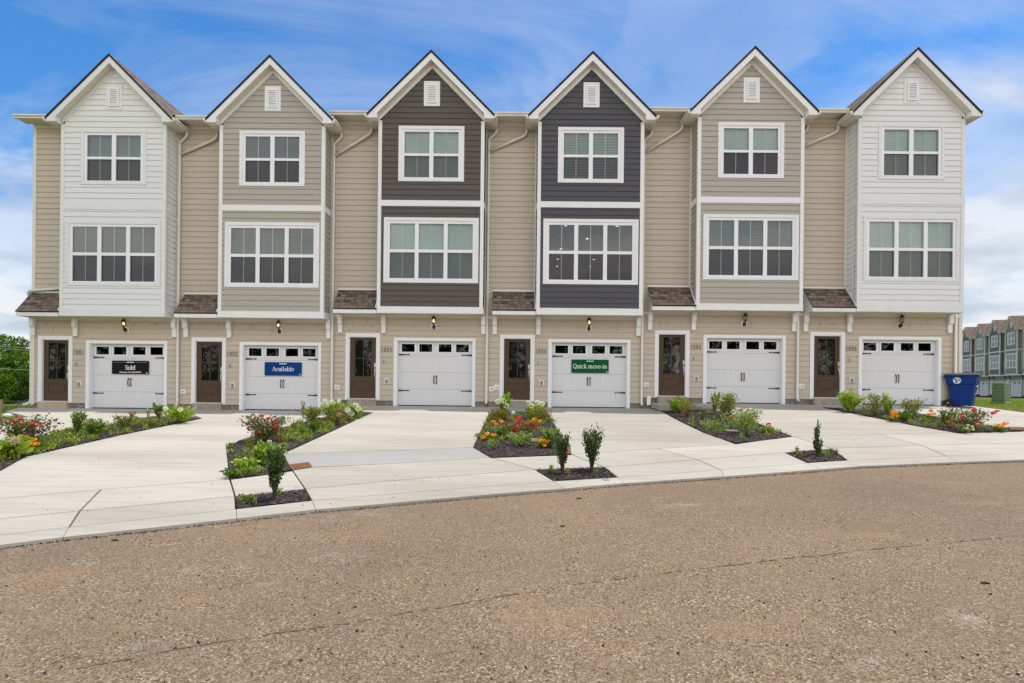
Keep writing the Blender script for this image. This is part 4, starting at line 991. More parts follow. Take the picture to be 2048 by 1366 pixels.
def leaf_mat(name, cols, trans=0.35, rough=0.5):
    m = bpy.data.materials.new(name); m.use_nodes = True; t = m.node_tree; t.nodes.clear()
    o = N(t, 'ShaderNodeOutputMaterial'); gi = N(t, 'ShaderNodeNewGeometry')
    cols = [tuple(min(0.9, x * 1.3) for x in c) for c in cols] if 'leaves' in name or 'blade' in name else cols; k = len(cols); r = ramp(t, [(i / max(1, k - 1), c) for i, c in enumerate(cols)], gi.outputs['Random Per Island'])
    b = N(t, 'ShaderNodeBsdfPrincipled', i_Roughness=rough); b.inputs['Specular IOR Level'].default_value = 0.35; ln(t, r.outputs[0], b.inputs['Base Color'])
    tr = N(t, 'ShaderNodeBsdfTranslucent'); c = mix(t, 1.0, r.outputs[0], (1.3, 1.5, 0.6), 'MULTIPLY'); ln(t, c, tr.inputs[0])
    ms = t.nodes.new('ShaderNodeMixShader'); ms.inputs[0].default_value = trans; ln(t, b.outputs[0], ms.inputs[1]); ln(t, tr.outputs[0], ms.inputs[2]); ln(t, ms.outputs[0], o.inputs[0]); return m
LM = {
 'lime': leaf_mat('lime_leaves', [(0.10, 0.17, 0.015), (0.19, 0.28, 0.03), (0.30, 0.36, 0.05)]),
 'green': leaf_mat('green_leaves', [(0.03, 0.07, 0.008), (0.09, 0.16, 0.018), (0.18, 0.25, 0.035)]),
 'olive': leaf_mat('olive_leaves', [(0.07, 0.075, 0.014), (0.15, 0.16, 0.03), (0.25, 0.23, 0.05)]),
 'rust': leaf_mat('olive_bronze_leaves', [(0.10, 0.06, 0.014), (0.18, 0.15, 0.025), (0.26, 0.22, 0.05)]),
 'dark': leaf_mat('dark_holly_leaves', [(0.012, 0.025, 0.006), (0.035, 0.07, 0.014), (0.10, 0.15, 0.03)], 0.25, 0.4),
 'rose': leaf_mat('rose_leaves', [(0.035, 0.06, 0.018), (0.08, 0.11, 0.03), (0.12, 0.07, 0.03), (0.18, 0.21, 0.06)], 0.25),
 'pale': leaf_mat('pale_green_leaves', [(0.08, 0.13, 0.03), (0.16, 0.22, 0.06), (0.34, 0.38, 0.18)]),
 'blade': leaf_mat('grass_blades', [(0.07, 0.12, 0.012), (0.16, 0.22, 0.025), (0.28, 0.29, 0.06)]),
}
STEMM = plain('plant_stem', (0.07, 0.05, 0.03), 0.8, var=0.3); GSTEM = plain('green_stem', (0.09, 0.14, 0.03), 0.7, var=0.2)
PET = {'red': leaf_mat('red_petals', [(0.50, 0.006, 0.01), (0.78, 0.015, 0.03), (0.90, 0.08, 0.10)], 0.2), 'pink': leaf_mat('hot_pink_petals', [(0.55, 0.02, 0.08), (0.75, 0.06, 0.16)], 0.2),
 'orange': leaf_mat('orange_petals', [(0.85, 0.30, 0.006), (0.90, 0.42, 0.01)], 0.1), 'white': leaf_mat('white_petals', [(0.62, 0.66, 0.48), (0.80, 0.80, 0.68)], 0.2),
 'blush': leaf_mat('blush_petals', [(0.45, 0.30, 0.27), (0.62, 0.42, 0.40)], 0.2), 'purple': leaf_mat('purple_petals', [(0.05, 0.01, 0.10), (0.15, 0.05, 0.25)], 0.2), 'salmon': leaf_mat('salmon_petals', [(0.55, 0.13, 0.05), (0.65, 0.25, 0.12)], 0.2), 'yellow': leaf_mat('yellow_petals', [(0.65, 0.55, 0.12), (0.7, 0.65, 0.2)], 0.2)}
BLO = {}
def blossom_mesh(color, kind):
    k = (color, kind)
    if k in BLO: return BLO[k]
    r = np.random.default_rng(len(BLO) + 5); n = {'mop': 130, 'pom': 90, 'rose': 34, 'spike': 40}[kind]
    p = r.normal(0, 1, (n, 3)); p /= np.linalg.norm(p, axis=1)[:, None]
    if kind == 'pom': p[:, 2] *= 0.62
    if kind == 'mop': p[:, 2] *= 0.85
    if kind == 'rose': p[:, 2] = np.abs(p[:, 2]) * 0.6
    rad = {'mop': 1.0, 'pom': 0.9, 'rose': 0.75, 'spike': 0.5}[kind]
    q = p * rad
    if kind == 'spike': q[:, 2] *= 3.5
    t = np.cross(p, r.normal(0, 1, (n, 3))) if kind != 'spike' else p
    o = leaf_quads('blossom', PET[color], q, t, {'mop': 0.42, 'pom': 0.55, 'rose': 0.85, 'spike': 0.5}[kind], aspect=0.9, seed=3)
    me = o.data; bpy.data.objects.remove(o); BLO[k] = me; return me
def add_blossom(root, loc, size, color, kind):
    o = bpy.data.objects.new('blossom', blossom_mesh(color, kind)); COL.objects.link(o); o.parent = root
    o.location = loc; o.scale = (size, size, size); o.rotation_euler = (rng.uniform(-.3, .3) if kind != 'spike' else 0, rng.uniform(-.3, .3) if kind != 'spike' else 0, rng.uniform(0, 6)); return o

BEDS = []
def bed(name, verts, jit=0.02, step=0.22):
    V3 = [at(x, y, h, dz) for (x, y, h, dz) in verts]
    P = [(v.x, v.y) for v in V3]; A = np.array([(v.x, v.y, v.z) for v in V3])
    # densify the boundary for interpolation
    B = []
    for i in range(len(V3)):
        a, b = V3[i], V3[(i + 1) % len(V3)]; k = max(1, int((b - a).length / 0.4))
        B += [a.lerp(b, j / k) for j in range(k)]
    B = np.array(B)
    def zf(x, y):
        d = (B[:, 0] - x) ** 2 + (B[:, 1] - y) ** 2 + 1e-4; w = 1 / d ** 1.5; return float((B[:, 2] * w).sum() / w.sum())
    o = struct(sheet(name, P, zf, MUL, 0.1, step, jit)); BEDS.append((P, zf)); 
    return P, zf
e = 0.012
bA = bed('mulch_bed', [(-160, 1018, F0, e), (0, 941, F0, e), (50, 913, F0, e), (244, 869, F0, e), (402.8, 836.6, F0, e), (305, 832.5, F0, e), (212, 851, F0, e), (122, 865, F0, e), (0, 888, F0, e), (-160, 925, F0, e)])
bB = bed('mulch_bed', [(460.5, 958.3, F0, e), (527, 949.4, F0, e), (585, 941, FS, e), (565, 907.5, F1, -0.02), (747, 824.7, F1, -0.03), (694, 821.5, F1, -0.12), (660, 831, F0, e), (612.7, 843.8, F0, e), (563, 856, F0, e), (487, 879, F0, e), (452.8, 892.3, F0, e)])
bC = bed('mulch_bed', [(946.6, 894, F1, e), (982.6, 915, F1, e), (1142.5, 909, F1, e), (1098.6, 831, F1, e), (1095, 826, F1, e), (1021, 823, F1, e), (979, 826, F1, e), (972, 840.6, F1, e)])
bD = bed('mulch_bed', [(1319.5, 820, F1, e), (1361.5, 843, F1, e), (1406.6, 864.6, F1, e), (1472.3, 887.6, F1, e), (1586, 873.2, F2, -0.02), (1542, 856.4, F2, -0.03), (1505, 842, F2, -0.04), (1423, 819, F2, -0.08), (1392, 817, F2, -0.12)])
bE = bed('mulch_bed', [(1646, 814.8, F2, e), (1691.8, 823.7, F2, e), (1839, 852.6, F2, e), (1917, 865.6, F2, e), (2046, 862.6, F2, e), (2048, 859, F2, e), (1966.7, 851.6, F2, e), (1849, 829, F2, e), (1780, 822, F2, e)])
q1 = bed('tree_pit', [(470, 992, FS, -.03), (610, 977.5, FS, -.03), (624, 1001.5, FS, -.03), (472, 1018.5, FS, -.03)], 0.02, 0.12)
q2 = bed('tree_pit', [(1069, 939, FS, -.03), (1208.5, 934, FS, -.03), (1236, 955, FS, -.03), (1108, 962.5, FS, -.03)], 0.02, 0.12)
q3 = bed('tree_pit', [(1568.7, 905, FS, -.03), (1663, 897, FS, -.03), (1695, 920.8, FS, -.03), (1614.8, 926, FS, -.03)], 0.02, 0.12)
def inpoly(P, x, y):
    c = False; n = len(P)
    for i in range(n):
        (x1, y1), (x2, y2) = P[i], P[(i + 1) % n]
        if (y1 > y) != (y2 > y) and x < (x2 - x1) * (y - y1) / (y2 - y1) + x1: c = not c
    return c
cen = []; nor = []
for k, (P, zf) in enumerate(BEDS):
    xs_ = [p[0] for p in P]; ys_ = [p[1] for p in P]; A = abs(sum(P[i][0] * P[(i + 1) % len(P)][1] - P[(i + 1) % len(P)][0] * P[i][1] for i in range(len(P)))) / 2
    n = int(A * (330 if k < 5 else 900)); c = 0
    while c < n:
        x, y = rng.uniform(max(min(xs_), -16), max(xs_)), rng.uniform(min(ys_), max(ys_))
        if inpoly(P, x, y): cen.append((x, y, zf(x, y) + rng.uniform(0.005, 0.03))); a = rng.uniform(0, 6.28); nor.append((math.cos(a), math.sin(a), rng.uniform(-.3, .3)))
        c += 1
o = leaf_quads('mulch_chips', CHIP, cen, nor, 0.045, aspect=0.4, seed=4); stuff(o, 'loose dark bark chips lying over the planting beds', 'mulch')

# ------------------------------------------------------------------ plants
FIELD = {'A': bA, 'B': bB, 'C': bC, 'D': bD, 'E': bE, '1': q1, '2': q2, '3': q3}
def root_at(b, px, py):
    zf = FIELD[b][1]; a, bb = ray(px, py); Y = 4.0
    while Y < 30:
        if EYE + bb * Y < zf(a * Y, Y): break
        Y += 0.02
    return Vector((a * Y, Y, zf(a * Y, Y))), Y / F_PX      # point, metres per photo pixel
def shrub(name, label, cat, bedk, px, base, top, w, leaf, shape='round', n=420, ls=0.05, blooms=(), group=None, stems=7, stemmat=None, seed=0, up=0.5):
    n = int(n * (2.4 if leaf != 'dark' else 1.0)); ls *= 1.22; kw = 1.38 if leaf != 'dark' else 1.1; kh = 1.10 if leaf != 'dark' else 1.03; p, s = root_at(bedk, px, base); h = (base - top) * s * kh; rw = w * s / 2 * kw
    root = thing(name, label, cat, tuple(p), 0, group)
    r = np.random.default_rng(seed + int(px) * 7 + int(base)); sr = random.Random(int(px) + seed)
    st = MB(); tips = []
    for k in range(stems):
        a = 2 * PI * k / stems + sr.uniform(-.4, .4); rr = rw * math.sqrt(sr.uniform(0.05, 1.0)) * (0.85 if shape != 'column' else 0.75)
        hh = h * (max(0.25, 1 - 0.95 * rr / rw) if shape == 'spire' else sr.uniform(0.72, 1.0) if shape != 'round' else (1 - 0.35 * (rr / rw) ** 2) * sr.uniform(0.8, 1.0))
        tip = Vector((math.cos(a) * rr, math.sin(a) * rr, hh)); tips.append(tip)
        mid = Vector((tip.x * 0.45, tip.y * 0.45, hh * 0.5)); st.tube([(tip.x * .05, tip.y * .05, -0.02), mid, tip], 0.006, 5, radii=[0.007, 0.005, 0.002])
    st.build('stem', stemmat or STEMM, root)
    cen = []; dirs = []
    for k in range(n):
        tp = tips[sr.randrange(len(tips))]; t = sr.uniform(0.12 if shape != 'vase' else 0.3, 1.03) ** (0.75 if shape != 'column' else 0.95)
        pos = Vector((tp.x * 0.45 * t * 2, tp.y * 0.45 * t * 2, tp.z * t)) if t < 0.5 else Vector((tp.x * (0.45 + (t - .5) * 1.1), tp.y * (0.45 + (t - .5) * 1.1), tp.z * t))
        spread = {'round': 0.22, 'column': 0.12, 'vase': 0.16, 'airy': 0.20, 'low': 0.35, 'spire': 0.12}[shape] * rw * 1.6
        off = Vector((r.normal(0, spread * .5), r.normal(0, spread * .5), r.normal(0, h * 0.05)))
        q = pos + off; q.z = max(0.01, q.z)
        cen.append(q); d = Vector((q.x, q.y, up * h + 0.01)).normalized() + off.normalized() * 0.6; dirs.append(d)
    leaf_quads('foliage', LM[leaf], [tuple(c) for c in cen], [tuple(c) for c in dirs], ls, root, 0.55, int(px))
    for (bx, by, size, color, kind) in blooms:
        dx = (bx - px) * s; dz = (base - by) * s; dep = (sr.uniform(-0.9, -0.5) if kind in ('mop', 'pom') else sr.uniform(-0.5, 0.0)) * rw
        add_blossom(root, (dx, dep, max(0.03, dz)), size * s * (1.3 if kind == 'mop' else 1.15), color, kind)
    return root
G = 'plants in the front garden beds'
def B_(lst, size, color, kind='rose'): return [(x, y, size, color, kind) for x, y in lst]
def plant(*a, **k): k.setdefault('group', G); return shrub(*a, **k)
# bed between drives 1 and 2 (photo left)
plant('rose_bush', 'airy red rose bush at the far left of the photo, before driveway 1001', 'rose bush', 'A', 52, 897, 838, 82, 'rose', 'airy', 620, 0.05, B_([(14, 844), (48, 842), (57, 838), (66, 848), (83, 845), (94, 851), (53, 849)], 4.6, 'red') , stems=12)
plant('hydrangea', 'yellow green hydrangea with fading pink heads at the left edge of the photo', 'hydrangea', 'A', 22, 916, 876, 62, 'lime', 'round', 260, 0.12, [(49, 879, 6, 'blush', 'mop'), (10, 888, 4, 'blush', 'mop'), (28, 884, 3.5, 'blush', 'mop')])
plant('marigold', 'orange marigold clump in front of the leftmost red rose bush', 'marigold', 'A', 79, 904, 884, 24, 'green', 'round', 120, 0.04, B_([(78, 878), (73, 886), (83, 886), (71, 891)], 5.2, 'orange', 'pom') + B_([(66, 872), (51, 871)], 4, 'salmon', 'pom'))
plant('conifer_shrub', 'small upright yew shrub right of the leftmost rose bush', 'shrub', 'A', 155, 868, 829, 34, 'green', 'column', 330, 0.045)
plant('azalea', 'bushy green azalea with a pink tip, right of the small yew', 'shrub', 'A', 188, 874, 839, 34, 'green', 'round', 380, 0.045, [(178, 838, 2.5, 'salmon', 'rose'), (173, 841, 2, 'salmon', 'rose')])
plant('viola', 'single deep purple viola at the front of the leftmost bed', 'flower', 'A', 159, 880, 872, 9, 'green', 'low', 30, 0.03, [(159, 873, 3.2, 'purple', 'rose')])
plant('salvia', 'purple salvia in the middle of the leftmost bed', 'flower', 'A', 224, 867, 852, 20, 'rust', 'round', 110, 0.03, [(219, 858, 2.2, 'purple', 'rose'), (225, 855, 2.4, 'purple', 'rose'), (229, 860, 2, 'purple', 'rose')])
plant('groundcover_shrub', 'low golden green shrub behind the purple salvia', 'shrub', 'A', 246, 858, 832, 36, 'olive', 'round', 240, 0.045)
plant('coleus', 'slim plant with salmon red tips standing against the driveway of 1001', 'flower', 'A', 264, 842, 824, 14, 'salmon' if False else 'rust', 'vase', 60, 0.03, B_([(260, 824), (266, 829), (272, 826)], 2.6, 'salmon'))
plant('seedling', 'thin leggy stem with few leaves beside the garage sold sign bed edge', 'plant', 'A', 296, 838, 818, 10, 'green', 'vase', 24, 0.035, [(296, 818, 1.6, 'white', 'rose')], stems=3)
plant('hydrangea', 'tall narrow hydrangea with reddish lower blooms, near the right tip of the leftmost bed', 'hydrangea', 'A', 318, 843, 810, 16, 'green', 'vase', 80, 0.07, B_([(313, 826), (322, 827), (318, 831)], 2.8, 'salmon'))
plant('hydrangea', 'lime hydrangea with white and orange blooms at the right tip of the leftmost bed', 'hydrangea', 'A', 357, 846, 814, 48, 'lime', 'round', 230, 0.085, B_([(345, 817), (374, 818)], 3.5, 'white', 'mop') + B_([(343, 825), (376, 824), (383, 824), (372, 830)], 2.6, 'salmon', 'rose'))
plant('groundcover_shrub', 'low spreading green shrub left of the lime hydrangea at the bed tip', 'shrub', 'A', 300, 852, 835, 54, 'olive', 'low', 280, 0.04)
# bed between drives 2 and 3
plant('rose_bush', 'large red rose bush in the bed between houses 1002 and 1003', 'rose bush', 'B', 528, 884, 833, 72, 'rose', 'airy', 820, 0.042, B_([(518, 838), (529, 831), (543, 836), (551, 844), (541, 855), (563, 850), (524, 865), (555, 857), (508, 851), (495, 849), (500, 861), (560, 873)], 4.0, 'red'), stems=14)
plant('hydrangea', 'tall white hydrangea in front of the downpipe between 1002 and 1003', 'hydrangea', 'B', 668, 840, 803, 44, 'lime', 'round', 260, 0.085, B_([(653, 808), (658, 803), (672, 804), (661, 809)], 4.4, 'white', 'mop') + B_([(646, 816), (648, 821)], 2.8, 'white', 'mop'))
plant('azalea', 'bronze leaved azalea in front of the tall white hydrangea', 'shrub', 'B', 673, 850, 814, 32, 'rust', 'round', 300, 0.04, [(681, 829, 3.6, 'blush', 'mop')])
plant('hydrangea', 'white hydrangea at the right tip of the bed in front of door 1003', 'hydrangea', 'B', 712, 839, 808, 30, 'lime', 'round', 170, 0.075, B_([(714, 811), (706, 827), (700, 820), (720, 817)], 4.4, 'white', 'mop'))
plant('rhododendron', 'olive rhododendron with one tall sprig, left of the tall white hydrangea', 'shrub', 'B', 624, 847, 814, 42, 'olive', 'round', 420, 0.045)
plant('rhododendron_sprig', 'lone upright sprig rising at the left of the olive rhododendron', 'plant', 'B', 606, 846, 804, 9, 'olive', 'vase', 34, 0.045, stems=2)
plant('daylily', 'dark green strappy clump below the olive rhododendron', 'plant', 'B', 627, 867, 846, 22, 'green', 'vase', 150, 0.06, up=2.0)
plant('salvia', 'purple salvia in front of the bronze leaved azalea', 'flower', 'B', 643, 857, 846, 14, 'rust', 'round', 60, 0.03, [(643, 848, 2.8, 'purple', 'rose'), (640, 852, 2, 'purple', 'rose')])
plant('seed_stalks', 'thin dry seed stalks right of the large red rose bush', 'plant', 'B', 588, 856, 834, 20, 'rust', 'vase', 22, 0.025, stems=5)
plant('sedum', 'small round green sedum in the bed beside driveway 1003', 'plant', 'B', 608, 872, 858, 20, 'green', 'round', 150, 0.03)
plant('lily_clump', 'bright lime spiky clump in the lower part of the bed between 1002 and 1003', 'plant', 'B', 521, 932, 893, 32, 'lime', 'vase', 170, 0.08, up=2.2)
plant('balsam', 'lime plant with small white blooms near the pavement, left of the spiky clump', 'flower', 'B', 492, 944, 918, 34, 'lime', 'round', 150, 0.06, B_([(476, 919), (490, 917), (507, 936), (493, 937)], 2.6, 'white', 'rose'))
plant('cosmos', 'loose pale green plant with white blooms right of the lime spiky clump', 'flower', 'B', 550, 915, 888, 36, 'pale', 'airy', 200, 0.045, B_([(554, 907), (533, 893), (536, 916)], 2.4, 'yellow', 'rose'))
plant('weed', 'low leafy weed at the lower left corner of the bed between 1002 and 1003', 'weed', 'B', 466, 955, 940, 28, 'green', 'low', 80, 0.06)
plant('salvia', 'purple salvia at the left end of the bed beside the driveway of 1002', 'flower', 'B', 499, 893, 876, 20, 'rust', 'airy', 70, 0.03, [(495, 882, 2.4, 'purple', 'rose'), (503, 877, 2, 'purple', 'rose')])
# middle bed in front of 1004
plant('hydrangea', 'tall hydrangea with white heads at the back left of the middle bed', 'hydrangea', 'C', 1009, 840, 791, 28, 'lime', 'column', 190, 0.08, B_([(996, 803), (1007, 801), (1013, 812)], 4.2, 'white', 'mop'))
plant('azalea', 'bronze green azalea at the back left corner of the middle bed', 'shrub', 'C', 997, 842, 814, 38, 'rust', 'round', 330, 0.04)
plant('hydrangea', 'white headed hydrangea at the back right of the middle bed', 'hydrangea', 'C', 1070, 840, 806, 40, 'lime', 'round', 200, 0.075, B_([(1057, 806), (1063, 811), (1083, 807), (1074, 805)], 4.2, 'white', 'mop') + [(1056, 818, 3, 'salmon', 'rose'), (1088, 825, 3, 'blush', 'mop')])
plant('azalea', 'bronze azalea in front of the back right hydrangea of the middle bed', 'shrub', 'C', 1082, 846, 816, 34, 'rust', 'round', 280, 0.04)
plant('rose_bush', 'low rose bush with many scarlet blooms in the centre of the middle bed', 'rose bush', 'C', 1042, 878, 842, 62, 'rose', 'round', 420, 0.045, B_([(1037, 837), (1034, 842), (1040, 841), (1029, 851), (1039, 852), (1055, 848), (1070, 848), (1064.5, 855.5), (1028, 860), (1036, 860), (1035, 867)], 4.2, 'red') + B_([(1018, 850), (1023, 836), (1050, 857), (1078, 863)], 3.2, 'salmon'))
plant('marigold', 'orange marigolds at the upper left of the middle bed, below the bronze azalea', 'marigold', 'C', 994, 856, 848, 30, 'green', 'round', 90, 0.04, B_([(987, 842), (992, 847), (1003, 841)], 4.2, 'orange', 'pom'))
plant('marigold', 'orange marigolds on the left edge of the middle bed, beside driveway 1003', 'marigold', 'C', 979, 879, 870, 34, 'green', 'low', 90, 0.04, B_([(975, 866), (988, 868), (967, 873)], 4.6, 'orange', 'pom'))
plant('marigold', 'orange marigolds at the upper right of the middle bed, in front of the right azalea', 'marigold', 'C', 1071, 852, 844, 26, 'green', 'round', 80, 0.04, B_([(1064, 842), (1068, 837), (1079, 841)], 4.0, 'orange', 'pom'))
plant('marigold', 'orange marigolds beside the white plant tag at the lower right of the middle bed', 'marigold', 'C', 1087, 895, 884, 30, 'green', 'round', 90, 0.04, B_([(1078, 880), (1086, 879), (1095, 881), (1088, 889)], 4.0, 'orange', 'pom'))
plant('spirea', 'pale green twiggy shrub at the front centre of the middle bed', 'shrub', 'C', 1042, 893, 868, 44, 'pale', 'airy', 300, 0.04)
plant('iris_clump', 'strappy green leaves on the right edge of the middle bed beside driveway 1004', 'plant', 'C', 1103, 896, 862, 26, 'pale', 'vase', 120, 0.10, [(1091, 863, 2.6, 'yellow', 'rose')], up=3.0)
plant('stock_flower', 'pale flowering stalk at the lower left of the middle bed', 'flower', 'C', 986, 902, 881, 16, 'pale', 'vase', 60, 0.04)
plant('lily_clump', 'light green leafy mound left of centre in the middle bed', 'plant', 'C', 1003, 872, 852, 34, 'pale', 'round', 170, 0.05)
# bed between 1004 and 1005
plant('hydrangea', 'bright lime hydrangea without blooms beside the raised porch of 1005', 'hydrangea', 'D', 1353, 826, 793, 27, 'lime', 'round', 200, 0.075)
plant('azalea', 'bronze azalea just right of the lime hydrangea by the porch of 1005', 'shrub', 'D', 1374, 834, 800, 30, 'rust', 'round', 280, 0.04)
plant('rhododendron', 'narrow dark green shrub in front of the left half of garage 1005', 'shrub', 'D', 1430, 824, 788, 22, 'green', 'column', 200, 0.05)
plant('rhododendron', 'large olive rhododendron in front of garage 1005', 'shrub', 'D', 1455, 838, 790, 50, 'olive', 'round', 560, 0.05)
plant('boxwood', 'small dark upright shrub in the left half of the bed between 1004 and 1005', 'shrub', 'D', 1404, 850, 824, 15, 'dark', 'column', 170, 0.035)
plant('rose_bush', 'rose bush with pale leaves and few scarlet blooms before garage 1005', 'rose bush', 'D', 1492, 872, 820, 62, 'pale', 'round', 620, 0.042, B_([(1475, 821), (1490, 820), (1499, 835)], 3.0, 'pink') + B_([(1459, 836), (1492, 842)], 3.6, 'red'))
plant('zinnia', 'single scarlet bloom at the right end of the bed between 1004 and 1005', 'flower', 'D', 1534, 866, 854, 26, 'pale', 'low', 90, 0.04, [(1535, 849, 4.4, 'red', 'rose')])
plant('salvia', 'purple salvia between the dark upright shrub and the pale leaved rose bush', 'flower', 'D', 1435, 852, 836, 22, 'green', 'round', 80, 0.03, [(1430, 840, 2.4, 'purple', 'rose'), (1436, 843, 2.2, 'purple', 'rose'), (1440, 838, 2, 'purple', 'rose')])
plant('candytuft', 'low pale clump with white flecks just left of the round meter lid', 'flower', 'D', 1420, 858, 842, 34, 'pale', 'low', 110, 0.04)
# bed between 1005 and 1006
plant('hydrangea', 'bright lime hydrangea at the left tip of the rightmost bed', 'hydrangea', 'E', 1697, 824, 786, 36, 'lime', 'round', 260, 0.08)
plant('azalea', 'olive azalea in front of the left half of garage 1006', 'shrub', 'E', 1750, 832, 791, 46, 'olive', 'airy', 400, 0.042)
plant('hydrangea', 'green hydrangea with a single yellow bud in front of garage 1006', 'hydrangea', 'E', 1775, 828, 794, 30, 'lime', 'column', 130, 0.075, [(1765, 789, 3.6, 'yellow', 'mop')])
plant('azalea', 'wide olive azalea in front of the right half of garage 1006', 'shrub', 'E', 1822, 838, 798, 50, 'olive', 'airy', 430, 0.042)
plant('daylily', 'dark green leafy clump in front of the wide olive azalea', 'plant', 'E', 1809, 843, 823, 26, 'green', 'round', 160, 0.055)
plant('marigold', 'cluster of five orange marigolds between the two olive azaleas', 'marigold', 'E', 1782, 842, 832, 18, 'green', 'round', 80, 0.035, B_([(1779, 824), (1779, 829), (1779, 834), (1787, 831), (1785, 825)], 3.4, 'orange', 'pom'))
plant('marigold', 'three orange marigolds right of the wide olive azalea', 'marigold', 'E', 1857, 841, 831, 18, 'green', 'round', 80, 0.035, B_([(1856, 821), (1853, 828), (1861, 827)], 3.6, 'orange', 'pom'))
plant('dianthus', 'grey green spiky plant left of the pink rose bush in the rightmost bed', 'plant', 'E', 1891, 854, 823, 26, 'green', 'vase', 110, 0.06, [(1891, 843, 4.6, 'orange', 'pom')], up=2.0)
plant('rose_bush', 'hot pink rose bush in front of the blue wheeled bin', 'rose bush', 'E', 1936, 862, 819, 70, 'rose', 'airy', 620, 0.042, B_([(1943, 818), (1939, 821), (1967, 825), (1973, 822), (1978, 827), (1911, 829), (1905, 836)], 4.2, 'pink') + B_([(1943, 842), (1904, 850), (1951, 845), (1944, 853)], 3.4, 'red'), stems=12)
plant('alyssum', 'tiny white flowers at the foot of the hot pink rose bush', 'flower', 'E', 1930, 866, 850, 22, 'pale', 'low', 70, 0.03, B_([(1929, 850), (1934, 853), (1926, 856), (1938, 858)], 1.8, 'white', 'mop'))
plant('marigold', 'two orange marigolds at the right end of the rightmost bed', 'marigold', 'E', 1998, 863, 853, 24, 'green', 'round', 80, 0.04, B_([(1990, 850), (2002, 846)], 4.6, 'orange', 'pom'))
# hollies in the pavement pits
HG = 'young hollies in the pavement pits'
def holly(label, b, px, base, top, w, n): return shrub('holly', label, 'shrub', b, px, base, top, w, 'dark', 'vase' if n > 1000 else 'spire', n, 0.036, group=HG, stems=18, seed=3, up=2.0)
holly('tall narrow dark holly in the leftmost pavement pit', '1', 549, 1003, 906, 40, 1500)
holly('narrower of the two dark hollies sharing the middle pavement pit', '2', 1125, 949, 867, 34, 1100)
holly('wider round topped holly on the right of the middle pavement pit', '2', 1183, 944, 862, 48, 1500)
holly('small spire shaped holly in the rightmost pavement pit', '3', 1635, 911, 832, 24, 700)
# low green cover and grass tufts in the beds: nobody could count it
cen = []; nor = []
def cover(b, x0, x1, y0, y1, n, sp=0.09):
    P, zf = FIELD[b]
    for _ in range(n):
        px, py = rng.uniform(x0, x1), rng.uniform(y0, y1)
        p, s = root_at(b, px, py)
        if not inpoly(P, p.x, p.y): continue
        for k in range(rng.randint(14, 26)):
            a = rng.uniform(0, 6.28); r_ = rng.uniform(0, sp); hh = rng.uniform(0.02, 0.10)
            cen.append((p.x + math.cos(a) * r_, p.y + math.sin(a) * r_, p.z + hh)); nor.append((math.cos(a) * .5, math.sin(a) * .5, 0.9))
cover('A', 85, 330, 840, 905, 290); cover('A', -10, 100, 890, 935, 60); cover('B', 455, 740, 835, 950, 150); cover('B', 560, 720, 838, 885, 130); cover('C', 950, 1135, 830, 888, 130)
cover('D', 1330, 1580, 825, 880, 60); cover('D', 1400, 1560, 835, 868, 60); cover('E', 1700, 2010, 820, 865, 130); cover('1', 475, 620, 985, 1014, 4, 0.03); cover('2', 1090, 1220, 940, 958, 5, 0.03); cover('3', 1590, 1680, 903, 922, 7, 0.03)
o = leaf_quads('ground_cover', LM['blade'], cen, nor, 0.075, aspect=0.36, seed=9); stuff(o, 'low weeds and grass tufts growing among the bed plants', 'ground cover')

# lawn blades near the drives
cen = []; nor = []
for _ in range(26000):
    if rng.random() < 0.75: Y = rng.uniform(14, 40); X = Y * rng.uniform(0.78, 0.99)
    else: Y = rng.uniform(12, 34); X = -Y * rng.uniform(0.85, 1.0)
    if X > 0 and Y < 19.0 + 0 and X < 15.6: continue
    if Y < 19.3 and any(inpoly(P_, X, Y) for P_ in PANELS): continue
    if Y < 19.3 and inpoly(bA[0], X, Y): continue
    z = terrain(X, Y)
    if X > 0:
        q = at(2048, 825, F2); r0 = at(1950, 812.5, F2)
        if (X - r0.x) * (q.y - r0.y) - (Y - r0.y) * (q.x - r0.x) > 0 and Y < 30: continue
    s = 0.05 + Y * 0.0012; cen.append((X, Y, z + s * 0.4)); nor.append((rng.gauss(0, .3), rng.gauss(0, .3), 1))
o = leaf_quads('lawn', LM['blade'], cen, nor, 0.07, aspect=0.22, seed=12); stuff(o, 'mown lawn grass beside the outer driveways', 'grass')

# ------------------------------------------------------------------ things on the ground
def slab_thing(name, label, cat, pxs, h, mat, th=0.012, group=None, dz=0.0, grate=False):
    P = [at(x, y, h) for x, y in pxs]; c = sum(P, Vector()) / len(P)
    o = thing(name, label, cat, tuple(c), 0, group); m = MB(); n = len(P)
    top = [p - c + Vector((0, 0, th + dz)) for p in P]; m.face(top)
    for i in range(n): j = (i + 1) % n; m.face([top[i], top[j], top[j] - Vector((0, 0, th + 0.03)), top[i] - Vector((0, 0, th + 0.03))])
    m.build('cover', mat, o)
    if grate:
        g = MB(); a, b, c2, d = top
        for k in range(1, 8):
            u = k / 8; p, q = a.lerp(b, u), d.lerp(c2, u); g.tube([p + Vector((0, 0, .004)), q + Vector((0, 0, .004))], 0.006, 4)
        g.build('rib', mat, o)
    return o
RUST = plain('rusty_steel', (0.20, 0.088, 0.04), 0.85, var=0.45, scale=14)
slab_thing('drain_cover', 'rusty drain cover at the lower left corner of driveway 1003', 'drain cover', [(580, 929.5), (618.5, 925.2), (625, 934.6), (585, 940.3)], F1, RUST, 0.01, 'rusty drain covers', grate=True)
slab_thing('drain_cover', 'rusty drain cover at the far right edge of the photo, past the last marigolds', 'drain cover', [(2015, 856.5), (2062, 858), (2070, 863.0), (2022, 862)], F2, RUST, 0.01, 'rusty drain covers', dz=0.03, grate=True)
